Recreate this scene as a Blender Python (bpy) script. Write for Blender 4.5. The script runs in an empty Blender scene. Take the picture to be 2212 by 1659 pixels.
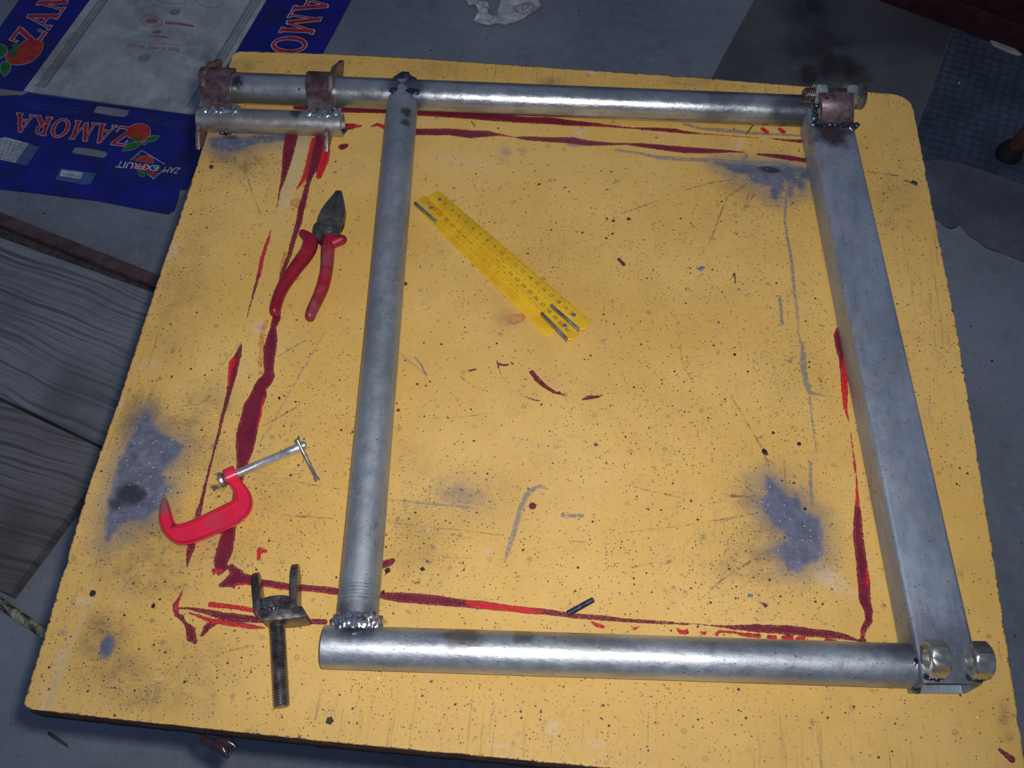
import bpy, bmesh, math, random
import numpy as np
from mathutils import Vector, Matrix, noise

random.seed(7)
# ------------------------------------------------------------------ camera, light, exposure
FPX = 2150.0                      # focal length in pixels of the 2212 x 1659 frame
CX, CY = 1106.0, 829.5
RC = np.array([[0.9959292581585748, 0.0899545666265153, -0.0057522766576589834],
               [0.07466913849899542, -0.8590776469250321, -0.5063695452034686],
               [-0.0504919052871671, 0.5038787279661503, -0.8622973935967136]])
HT = 0.72                         # height of the table top above the floor
SC = 0.773
CAM = np.array([0.520304129, -0.1812767998, 1.0325818518]) * SC + np.array([0, 0, HT])

sc = bpy.context.scene
COL = sc.collection
cd = bpy.data.cameras.new('camera')
cam = bpy.data.objects.new('camera', cd)
COL.objects.link(cam)
cd.sensor_width = 36.0
cd.sensor_fit = 'HORIZONTAL'
cd.lens = 36.0 * FPX / 2212.0
cd.clip_start = 0.01
ex, ey, ez = Vector(RC[0]), -Vector(RC[1]), -Vector(RC[2])
cam.matrix_world = Matrix(((ex.x, ey.x, ez.x, CAM[0]), (ex.y, ey.y, ez.y, CAM[1]),
                           (ex.z, ey.z, ez.z, CAM[2]), (0, 0, 0, 1)))
sc.camera = cam

wd = bpy.data.worlds.new('world')
sc.world = wd
wd.use_nodes = True
wd.node_tree.nodes['Background'].inputs[0].default_value = (0.42, 0.58, 1.0, 1)
wd.node_tree.nodes['Background'].inputs[1].default_value = 0.17

def at(px, py, h=0.0, base=HT):
    """point of height h above the table top seen at a pixel of the photograph"""
    d = RC.T @ np.array([px - CX, py - CY, FPX])
    k = (base + h - CAM[2]) / d[2]
    return Vector(CAM + d * k)

def fl(px, py, h=0.0):
    return at(px, py, h, 0.0)

# the flash of the camera, a hand's breadth up and right of the lens
fd = bpy.data.lights.new('flash', 'SPOT')
fd.energy = 33.0
fd.color = (1.0, 0.985, 0.96)
fd.spot_size = math.radians(112)
fd.spot_blend = 1.0
fd.shadow_soft_size = 0.010
flash = bpy.data.objects.new('flash', fd)
COL.objects.link(flash)
flash.location = Vector(CAM) + ex * 0.020 + ey * 0.026
flash.rotation_euler = (at(1120, 480) - flash.location).to_track_quat('-Z', 'Y').to_euler()

vs = sc.view_settings
vs.view_transform = 'Standard'
vs.look = 'None'
vs.gamma = 1.0
vs.exposure = 0.0
vs.use_curve_mapping = False

# ------------------------------------------------------------------ object helpers
ORG = {}

def tag(o, label=None, cat=None, group=None, kind=None):
    if label: o['label'] = label
    if cat: o['category'] = cat
    if group: o['group'] = group
    if kind: o['kind'] = kind
    return o

def thing(name, label, cat, loc, group=None):
    o = bpy.data.objects.new(name, None)
    COL.objects.link(o)
    o.empty_display_size = 0.02
    o.location = loc
    ORG[o.name] = Vector(loc)
    return tag(o, label, cat, group)

def link(name, me, mat, parent=None, loc=None):
    """me is authored in world coordinates"""
    if parent is not None:
        org = ORG[parent.name]
    else:
        org = Vector(loc) if loc is not None else Vector((0, 0, 0))
    if org.length > 0:
        me.transform(Matrix.Translation(-org))
    o = bpy.data.objects.new(name, me)
    COL.objects.link(o)
    if mat is not None and not me.materials:
        me.materials.append(mat)
    if parent is not None:
        o.parent = parent
    else:
        o.location = org
    ORG[o.name] = org
    return o

def done(bm, name, smooth=35):
    bmesh.ops.remove_doubles(bm, verts=bm.verts, dist=1e-7)
    bmesh.ops.recalc_face_normals(bm, faces=bm.faces)
    if smooth is not None:
        lim = math.radians(smooth)
        for f in bm.faces: f.smooth = True
        for e in bm.edges:
            e.smooth = (len(e.link_faces) == 2 and e.calc_face_angle(0) < lim)
    me = bpy.data.meshes.new(name)
    bm.to_mesh(me)
    bm.free()
    return me

def obj(name, bm, mat, parent=None, loc=None, smooth=35, **tags):
    o = link(name, done(bm, name, smooth), mat, parent, loc)
    return tag(o, **tags) if tags else o

def frame_of(u):
    u = u.normalized()
    a = Vector((0, 0, 1)) if abs(u.z) < 0.9 else Vector((1, 0, 0))
    n = u.cross(a).normalized()
    return u, n, u.cross(n).normalized()

def lathe(bm, p0, p1, prof, seg=32, cap=True):
    """prof: list of (distance from p0, radius)"""
    p0, p1 = Vector(p0), Vector(p1)
    u, n, b = frame_of(p1 - p0)
    rings = []
    for d, r in prof:
        rings.append([bm.verts.new(p0 + u * d + (n * math.cos(2 * math.pi * k / seg) + b * math.sin(2 * math.pi * k / seg)) * r)
                      for k in range(seg)])
    for a, c in zip(rings, rings[1:]):
        for k in range(seg):
            bm.faces.new((a[k], a[(k + 1) % seg], c[(k + 1) % seg], c[k]))
    if cap:
        bm.faces.new(rings[0][::-1]); bm.faces.new(rings[-1])
    return rings

def pipe(bm, p0, p1, r, wall=0.0028, seg=48, extra=None, cuts=24):
    L = (Vector(p1) - Vector(p0)).length
    if extra is None:
        out = [(L * k / cuts, r) for k in range(cuts + 1)]
    else:
        out = sorted(extra + [(L * k / cuts, r) for k in range(cuts + 1)])
    prof = [(out[0][0], r - wall)] + [(out[0][0] + 0.0001, r - 0.0005)] + [(out[0][0] + 0.0006, r)] + out[1:-1] + \
           [(L - 0.0006, r), (L - 0.0001, r - 0.0005), (L, r - wall), (L / 2, r - wall)]
    rings = lathe(bm, p0, p1, prof, seg, cap=False)
    a, c = rings[-1], rings[0]
    for k in range(seg):
        bm.faces.new((a[k], a[(k + 1) % seg], c[(k + 1) % seg], c[k]))

def sweep(bm, pts, seg=14, flat=1.0, cap=True, up=Vector((0, 0, 1))):
    """pts: list of (Vector, radius across, radius up)"""
    rings = []
    n_ = len(pts)
    for i, q in enumerate(pts):
        p, r = q[0], q[1]
        h = q[2] if len(q) > 2 else r * flat
        t = (pts[min(i + 1, n_ - 1)][0] - pts[max(i - 1, 0)][0])
        t = t.normalized() if t.length > 1e-9 else Vector((1, 0, 0))
        s = t.cross(up)
        s = s.normalized() if s.length > 1e-4 else Vector((1, 0, 0))
        w = s.cross(t).normalized()
        rings.append([bm.verts.new(p + s * (r * math.cos(2 * math.pi * k / seg)) + w * (h * math.sin(2 * math.pi * k / seg)))
                      for k in range(seg)])
    for a, c in zip(rings, rings[1:]):
        for k in range(seg):
            bm.faces.new((a[k], a[(k + 1) % seg], c[(k + 1) % seg], c[k]))
    if cap:
        bm.faces.new(rings[0][::-1]); bm.faces.new(rings[-1])

def spline(pts, n=6):
    """Catmull-Rom through tuples of floats"""
    out = []
    P_ = [np.array(p, float) for p in pts]
    P_ = [2 * P_[0] - P_[1]] + P_ + [2 * P_[-1] - P_[-2]]
    for i in range(1, len(P_) - 2):
        a, b, c, d = P_[i - 1:i + 3]
        for k in range(n):
            t = k / n
            out.append(0.5 * ((2 * b) + (-a + c) * t + (2 * a - 5 * b + 4 * c - d) * t * t + (-a + 3 * b - 3 * c + d) * t ** 3))
    out.append(P_[-2])
    return out

def prism(bm, pts, down, bev=0.0, seg=2):
    """pts: outline of the top face (world); extruded by the vector down"""
    down = Vector(down)
    top = [bm.verts.new(p) for p in pts]
    bot = [bm.verts.new(Vector(p) + down) for p in pts]
    fs = [bm.faces.new(top), bm.faces.new(bot[::-1])]
    n = len(pts)
    for k in range(n):
        fs.append(bm.faces.new((top[k], bot[k], bot[(k + 1) % n], top[(k + 1) % n])))
    if bev > 0:
        es = set()
        for f in fs[:2]:
            es.update(f.edges)
        bmesh.ops.bevel(bm, geom=list(es), offset=bev, segments=seg, profile=0.5, affect='EDGES', clamp_overlap=True)

def boxo(bm, c, u, v, w, su, sv, sw, bev=0.0):
    """oriented box: centre c, axes u v w with half sizes"""
    c = Vector(c); u = Vector(u).normalized() * su; v = Vector(v).normalized() * sv; w = Vector(w).normalized() * sw
    vs_ = [bm.verts.new(c + u * a + v * b + w * d) for a in (-1, 1) for b in (-1, 1) for d in (-1, 1)]
    fs = []
    for q in ((0, 1, 3, 2), (4, 6, 7, 5), (0, 4, 5, 1), (2, 3, 7, 6), (0, 2, 6, 4), (1, 5, 7, 3)):
        fs.append(bm.faces.new([vs_[k] for k in q]))
    if bev > 0:
        es = set()
        for f in fs: es.update(f.edges)
        bmesh.ops.bevel(bm, geom=list(es), offset=bev, segments=2, profile=0.5, affect='EDGES', clamp_overlap=True)

def blob(bm, c, r, sx=1, sy=1, sz=1, sub=2, amp=0.2, sd=0):
    res = bmesh.ops.create_icosphere(bm, subdivisions=sub, radius=1.0)
    for v in res['verts']:
        q = v.co.copy()
        f = 1 + amp * noise.noise(q * 1.7 + Vector((sd * 3.1, sd * 1.7, sd)))
        v.co = Vector(c) + Vector((q.x * sx, q.y * sy, q.z * sz)) * r * f

def beads(bm, pts, r, sz=0.8, amp=0.3, jit=0.35):
    for i, p in enumerate(pts):
        j = Vector((random.uniform(-1, 1), random.uniform(-1, 1), random.uniform(-.6, .6))) * r * jit
        blob(bm, Vector(p) + j, r * random.uniform(0.75, 1.2), 1, 1, sz, 2, amp, i + 3)

def hexnut(bm, c, axis, af, th, hole, rot=0.0, bolt=False):
    """hexagon with chamfered faces, with or without a hole"""
    c = Vector(c)
    u, n, b = frame_of(Vector(axis))
    R_ = af / math.sqrt(3)
    seg = 24
    def hexr(a):
        a = (a - rot) % (math.pi / 3) - math.pi / 6
        return (af / 2) / math.cos(a)
    def ring(d, fn):
        return [bm.verts.new(c + u * d + (n * math.cos(2 * math.pi * k / seg + rot) + b * math.sin(2 * math.pi * k / seg + rot)) * fn(2 * math.pi * k / seg + rot))
                for k in range(seg)]
    rc = af * 0.48
    prof = [(-th / 2, lambda a: rc), (-th / 2 + th * 0.03, lambda a: min(hexr(a), rc * 1.04)),
            (-th / 2 + th * 0.13, hexr), (th / 2 - th * 0.13, hexr),
            (th / 2 - th * 0.03, lambda a: min(hexr(a), rc * 1.04)), (th / 2, lambda a: rc)]
    rings = [ring(d, f) for d, f in prof]
    if hole:
        rings += [ring(th / 2, lambda a: hole + 0.0007), ring(th / 2 - 0.001, lambda a: hole)]
        nth = max(3, int(th / 0.0018))
        for k in range(1, nth * 2):
            rr = hole - (0.0006 if k % 2 else 0)
            rings.append(ring(th / 2 - 0.001 - (th - 0.002) * k / (nth * 2), lambda a, rr=rr: rr))
        rings += [ring(-th / 2 + 0.001, lambda a: hole), ring(-th / 2, lambda a: hole + 0.0007)]
        rings.append(rings[0])
    for a, d in zip(rings, rings[1:]):
        for k in range(seg):
            bm.faces.new((a[k], a[(k + 1) % seg], d[(k + 1) % seg], d[k]))
    if not hole:
        bm.faces.new(rings[0][::-1]); bm.faces.new(rings[-1])

def thread(bm, p0, p1, r, pitch, depth, seg=20, per=4):
    p0, p1 = Vector(p0), Vector(p1)
    u, n, b = frame_of(p1 - p0)
    L = (p1 - p0).length
    N = int(L / pitch * per)
    rings = []
    for i in range(N + 1):
        z = L * i / N
        ring = []
        for k in range(seg):
            a = k / seg
            ph = (z / pitch + a) % 1.0
            tri = 1 - abs(2 * ph - 1)
            rr = r - depth * (1 - tri)
            edge = min(z, L - z)
            if edge < pitch * 0.7: rr -= depth * 0.9 * (1 - edge / (pitch * 0.7))
            ring.append(bm.verts.new(p0 + u * z + (n * math.cos(2 * math.pi * a) + b * math.sin(2 * math.pi * a)) * rr))
        rings.append(ring)
    for a, c in zip(rings, rings[1:]):
        for k in range(seg):
            bm.faces.new((a[k], a[(k + 1) % seg], c[(k + 1) % seg], c[k]))
    bm.faces.new(rings[0][::-1]); bm.faces.new(rings[-1])

# ------------------------------------------------------------------ material helpers
class NT:
    def __init__(s, name):
        s.m = bpy.data.materials.new(name)
        s.m.use_nodes = True
        s.t = s.m.node_tree
        s.b = s.t.nodes['Principled BSDF']
        s.tc = s.t.nodes.new('ShaderNodeTexCoord')
        s.co = s.tc.outputs['Object']
    def new(s, typ, **kw):
        n = s.t.nodes.new(typ)
        for k, v in kw.items(): setattr(n, k, v)
        return n
    def plug(s, sock, v):
        if isinstance(v, bpy.types.NodeSocket): s.t.links.new(v, sock)
        elif v is not None:
            if hasattr(sock.default_value, '__len__') and not hasattr(v, '__len__'):
                v = (v,) * len(sock.default_value)
            if hasattr(v, '__len__') and hasattr(sock.default_value, '__len__') and len(v) == 3 and len(sock.default_value) == 4:
                v = (*v, 1)
            sock.default_value = v
    def noise(s, scale, detail=4, rough=0.55, vec=None, dist=0.0):
        n = s.new('ShaderNodeTexNoise')
        s.plug(n.inputs['Vector'], vec if vec is not None else s.co)
        n.inputs['Scale'].default_value = scale
        n.inputs['Detail'].default_value = detail
        n.inputs['Roughness'].default_value = rough
        n.inputs['Distortion'].default_value = dist
        return n.outputs[0]
    def vor(s, scale, feature='F1', vec=None, rand=1.0):
        n = s.new('ShaderNodeTexVoronoi', feature=feature)
        s.plug(n.inputs['Vector'], vec if vec is not None else s.co)
        n.inputs['Scale'].default_value = scale
        n.inputs['Randomness'].default_value = rand
        return n
    def mapv(s, scale=(1, 1, 1), rot=(0, 0, 0), loc=(0, 0, 0), vec=None):
        n = s.new('ShaderNodeMapping')
        s.plug(n.inputs['Vector'], vec if vec is not None else s.co)
        n.inputs['Scale'].default_value = scale
        n.inputs['Rotation'].default_value = rot
        n.inputs['Location'].default_value = loc
        return n.outputs[0]
    def math(s, op, a, b=None, clamp=False):
        n = s.new('ShaderNodeMath', operation=op, use_clamp=clamp)
        s.plug(n.inputs[0], a)
        if b is not None: s.plug(n.inputs[1], b)
        return n.outputs[0]
    def ramp(s, v, a, b, lo=0.0, hi=1.0, smooth=True):
        n = s.new('ShaderNodeMapRange', interpolation_type='SMOOTHSTEP' if smooth else 'LINEAR')
        s.plug(n.inputs[0], v)
        n.inputs[1].default_value = a; n.inputs[2].default_value = b
        n.inputs[3].default_value = lo; n.inputs[4].default_value = hi
        return n.outputs[0]
    def mix(s, f, a, b, blend='MIX'):
        n = s.new('ShaderNodeMix', data_type='RGBA', blend_type=blend)
        s.plug(n.inputs[0], f); s.plug(n.inputs[6], a); s.plug(n.inputs[7], b)
        return n.outputs[2]
    def attr(s, name):
        return s.new('ShaderNodeAttribute', attribute_name=name).outputs['Fac']
    def bump(s, h, strength=0.3, dist=0.001, prev=None):
        n = s.new('ShaderNodeBump')
        n.inputs['Strength'].default_value = strength
        n.inputs['Distance'].default_value = dist
        s.plug(n.inputs['Height'], h)
        if prev is not None: s.plug(n.inputs['Normal'], prev)
        return n.outputs[0]
    def near(s, p, r, soft=0.5, scl=None, wob=0.0):
        """1 close to point p (object space), 0 beyond r"""
        v = s.mapv(scale=scl or (1, 1, 1), loc=tuple(-Vector(p[i] * (scl[i] if scl else 1) for i in range(3))))
        n = s.new('ShaderNodeVectorMath', operation='LENGTH')
        s.plug(n.inputs[0], v)
        d = n.outputs['Value']
        if wob: d = s.math('ADD', d, s.math('MULTIPLY', s.math('SUBTRACT', s.noise(1.6 / r, 3), 0.5), wob * r * 2))
        return s.ramp(d, r, r * soft, 0, 1)
    def out(s, col=None, rough=None, metal=None, normal=None, spec=None, coat=None, alpha=None, trans=None):
        b = s.b
        s.plug(b.inputs['Base Color'], col)
        s.plug(b.inputs['Roughness'], rough)
        s.plug(b.inputs['Metallic'], metal)
        s.plug(b.inputs['Specular IOR Level'], spec)
        s.plug(b.inputs['Coat Weight'], coat)
        s.plug(b.inputs['Alpha'], alpha)
        s.plug(b.inputs['Transmission Weight'], trans)
        if normal is not None: s.plug(b.inputs['Normal'], normal)
        return s.m

def plain(name, col, rough=0.6, metal=0.0, var=0.25, scale=60, bump=0.0, spec=0.4, dark=None, coat=0):
    m = NT(name)
    c2 = tuple(c * (1 - var) for c in col) if dark is None else dark
    c = m.mix(m.ramp(m.noise(scale, 5), 0.35, 0.65), c2, col)
    nrm = m.bump(m.noise(scale * 4, 4), bump, 0.001) if bump else None
    return m.out(c, rough, metal, nrm, spec, coat)

def srgb(r, g, b):
    return tuple(((c / 255) / 12.92 if c / 255 <= 0.04045 else (((c / 255) + 0.055) / 1.055) ** 2.4) for c in (r, g, b))

# ------------------------------------------------------------------ setting: the concrete floor
def floor_material(name='concrete', tint=1.0):
    m = NT(name)
    n1 = m.ramp(m.noise(1.7, 6, 0.6), 0.35, 0.68)
    c = m.mix(n1, (0.19 * tint, 0.21 * tint, 0.245 * tint), (0.30 * tint, 0.33 * tint, 0.375 * tint))
    c = m.mix(m.ramp(m.noise(9, 6, 0.65), 0.55, 0.75, 0, 0.55), c, (0.12, 0.13, 0.165))
    c = m.mix(m.ramp(m.noise(45, 5, 0.7), 0.35, 0.75, 0, 0.35), c, (0.37, 0.39, 0.40))
    c = m.mix(m.ramp(m.noise(160, 3, 0.7), 0.56, 0.72, 0, 0.5), c, (0.10, 0.10, 0.13))
    v = m.vor(34)
    c = m.mix(m.math('MULTIPLY', m.ramp(v.outputs['Distance'], 0.10, 0.05), m.ramp(m.noise(5, 2), 0.5, 0.6)), c, (0.015, 0.015, 0.02))
    nr = m.bump(m.noise(120, 6, 0.7), 0.35, 0.0015)
    nr = m.bump(m.noise(14, 4, 0.6), 0.3, 0.006, nr)
    return m.out(c, 0.75, 0, nr, 0.25)

M_floor = floor_material()
bm = bmesh.new()
fx0, fx1, fy0, fy1 = -3.0, 3.6, -2.6, 4.2
prism(bm, [Vector((fx0, fy0, 0)), Vector((fx1, fy0, 0)), Vector((fx1, fy1, 0)), Vector((fx0, fy1, 0))], (0, 0, -0.1))
obj('floor', bm, M_floor, kind='structure')

M_wall = plain('rough_plaster', (0.30, 0.31, 0.32), 0.85, 0, 0.25, 6, 0.3)
bm = bmesh.new(); boxo(bm, ((fx0 + fx1) / 2, fy1 + .06, 1.3), (1, 0, 0), (0, 1, 0), (0, 0, 1), (fx1 - fx0) / 2, .06, 1.3)
obj('wall_back', bm, M_wall, kind='structure')
# ------------------------------------------------------------------ the workbench: yellow board on four legs
# outline of the board in the photograph: a few points along each edge (they are very slightly bowed)
L_E = [(47, 1530), (88, 1400), (192, 1049), (262, 850), (345, 594), (402, 430), (462, 240), (505, 110)]
T_E = [(505, 110), (700, 116), (900, 126), (1200, 147), (1500, 167), (1877, 198), (1967, 206)]
R_E = [(2233, 1755), (2208, 1614), (2161, 1300), (2110, 975), (2065, 700), (2019, 471), (1979, 265), (1967, 206)]
B_E = [(47, 1530), (221, 1550), (475, 1577), (696, 1601), (916, 1622), (1300, 1658), (1700, 1700), (2233, 1755)]
NG = 560
def edge_pts(px, n):
    w = [at(*p) for p in px]
    L = [0.0]
    for a, b in zip(w, w[1:]): L.append(L[-1] + (b - a).length)
    t = np.linspace(0, L[-1], n)
    x = np.interp(t, L, [p.x for p in w]); y = np.interp(t, L, [p.y for p in w])
    # smooth, then the bitten edge
    for _ in range(40):
        x[1:-1] = (x[:-2] + 2 * x[1:-1] + x[2:]) / 4; y[1:-1] = (y[:-2] + 2 * y[1:-1] + y[2:]) / 4
    return np.stack([x, y], 1)
eL, eT, eR, eB = edge_pts(L_E, NG), edge_pts(T_E, NG), edge_pts(R_E, NG), edge_pts(B_E, NG)
def rag(n, sd, amp):
    return np.array([(noise.noise(Vector((k * 0.11, sd, 0))) * 0.6 + noise.noise(Vector((k * 0.37, sd, 4))) * 0.4
                      + min(0, noise.noise(Vector((k * 0.05, sd, 9))) + 0.25) * 2.2) * amp for k in range(n)])
win = np.minimum(1, np.minimum(np.arange(NG), np.arange(NG)[::-1]) / 30.0)
eL[:, 0] -= rag(NG, 1, 0.0011) * win; eR[:, 0] += rag(NG, 2, 0.0010) * win
eT[:, 1] += rag(NG, 3, 0.0009) * win; eB[:, 1] -= rag(NG, 4, 0.0008) * win
u = np.linspace(0, 1, NG)
U, V = np.meshgrid(u, u, indexing='xy')            # V rows (y), U columns (x)
# Coons patch
PX = np.zeros((NG, NG, 2))
c00, c10, c01, c11 = eB[0], eB[-1], eL[-1], eR[-1]
for k in range(2):
    lc = (1 - V) * eB[None, :, k] + V * eT[None, :, k]
    ld = (1 - U) * eL[:, None, k] + U * eR[:, None, k]
    bl = c00[k] * (1 - U) * (1 - V) + c10[k] * U * (1 - V) + c01[k] * (1 - U) * V + c11[k] * U * V
    PX[:, :, k] = lc + ld - bl
BW, BH = 0.775, 0.745
# rounded corners
def round_corner(cu, cv, r):
    a = np.abs(U - cu) * BW; b = np.abs(V - cv) * BH
    m_ = (a < r) & (b < r)
    qx, qy = r - a[m_], r - b[m_]
    f = np.maximum(qx, qy) / np.maximum(np.hypot(qx, qy), 1e-9)
    nx, ny = r - qx * f, r - qy * f
    sx = 1 if cu == 0 else -1; sy = 1 if cv == 0 else -1
    PX[:, :, 0][m_] += sx * (nx - a[m_]); PX[:, :, 1][m_] += sy * (ny - b[m_])
round_corner(0, 1, 0.010); round_corner(1, 1, 0.020); round_corner(0, 0, 0.007); round_corner(1, 0, 0.010)
X_, Y_ = PX[:, :, 0].ravel(), PX[:, :, 1].ravel()
EDG = (np.minimum(np.minimum(U * BW, (1 - U) * BW), np.minimum(V * BH, (1 - V) * BH)) * 1000).ravel()

def wpx(x, y, w, dx, dy):
    """world half width of a mark w pixels wide whose direction in the picture is dx,dy"""
    l = math.hypot(dx, dy) or 1.0
    nx, ny = -dy / l, dx / l
    return (at(x + nx * w / 2, y + ny * w / 2) - at(x - nx * w / 2, y - ny * w / 2)).length / 2

def sdf(strokes):
    """signed distance in mm to a set of tapered strokes given in pixels (x, y, width)"""
    D = np.full(X_.shape, 60.0)
    for st in strokes:
        if len(st) == 1: st = [st[0], (st[0][0] + 0.5, st[0][1], st[0][2])]
        W_ = []
        for i, (x, y, w) in enumerate(st):
            a = st[max(i - 1, 0)]; b = st[min(i + 1, len(st) - 1)]
            p = at(x, y)
            W_.append((p.x, p.y, wpx(x, y, w, b[0] - a[0], b[1] - a[1])))
        for (x0, y0, r0), (x1, y1, r1) in zip(W_, W_[1:]):
            pad = max(r0, r1) + 0.012
            m_ = (X_ > min(x0, x1) - pad) & (X_ < max(x0, x1) + pad) & (Y_ > min(y0, y1) - pad) & (Y_ < max(y0, y1) + pad)
            if not m_.any(): continue
            xx, yy = X_[m_], Y_[m_]
            dx, dy = x1 - x0, y1 - y0
            l2 = dx * dx + dy * dy + 1e-12
            t = np.clip(((xx - x0) * dx + (yy - y0) * dy) / l2, 0, 1)
            d = (np.hypot(xx - x0 - t * dx, yy - y0 - t * dy) - (r0 + t * (r1 - r0))) * 1000
            D[m_] = np.minimum(D[m_], d)
    return D

def soft(ells):
    """sum of soft ellipses: cx, cy, rx, ry, turn (deg, picture), strength"""
    F = np.zeros(X_.shape)
    for cx, cy, rx, ry, tn, s_ in ells:
        c = at(cx, cy)
        ca, sa = math.cos(math.radians(tn)), math.sin(math.radians(tn))
        a = at(cx + rx * ca, cy + rx * sa) - c
        b = at(cx - ry * sa, cy + ry * ca) - c
        det = a.x * b.y - a.y * b.x
        xx, yy = X_ - c.x, Y_ - c.y
        p = (xx * b.y - yy * b.x) / det; q = (a.x * yy - a.y * xx) / det
        F = np.maximum(F, s_ * np.exp(-(p * p + q * q) ** 1.3 * 0.9))
    return F

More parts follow.
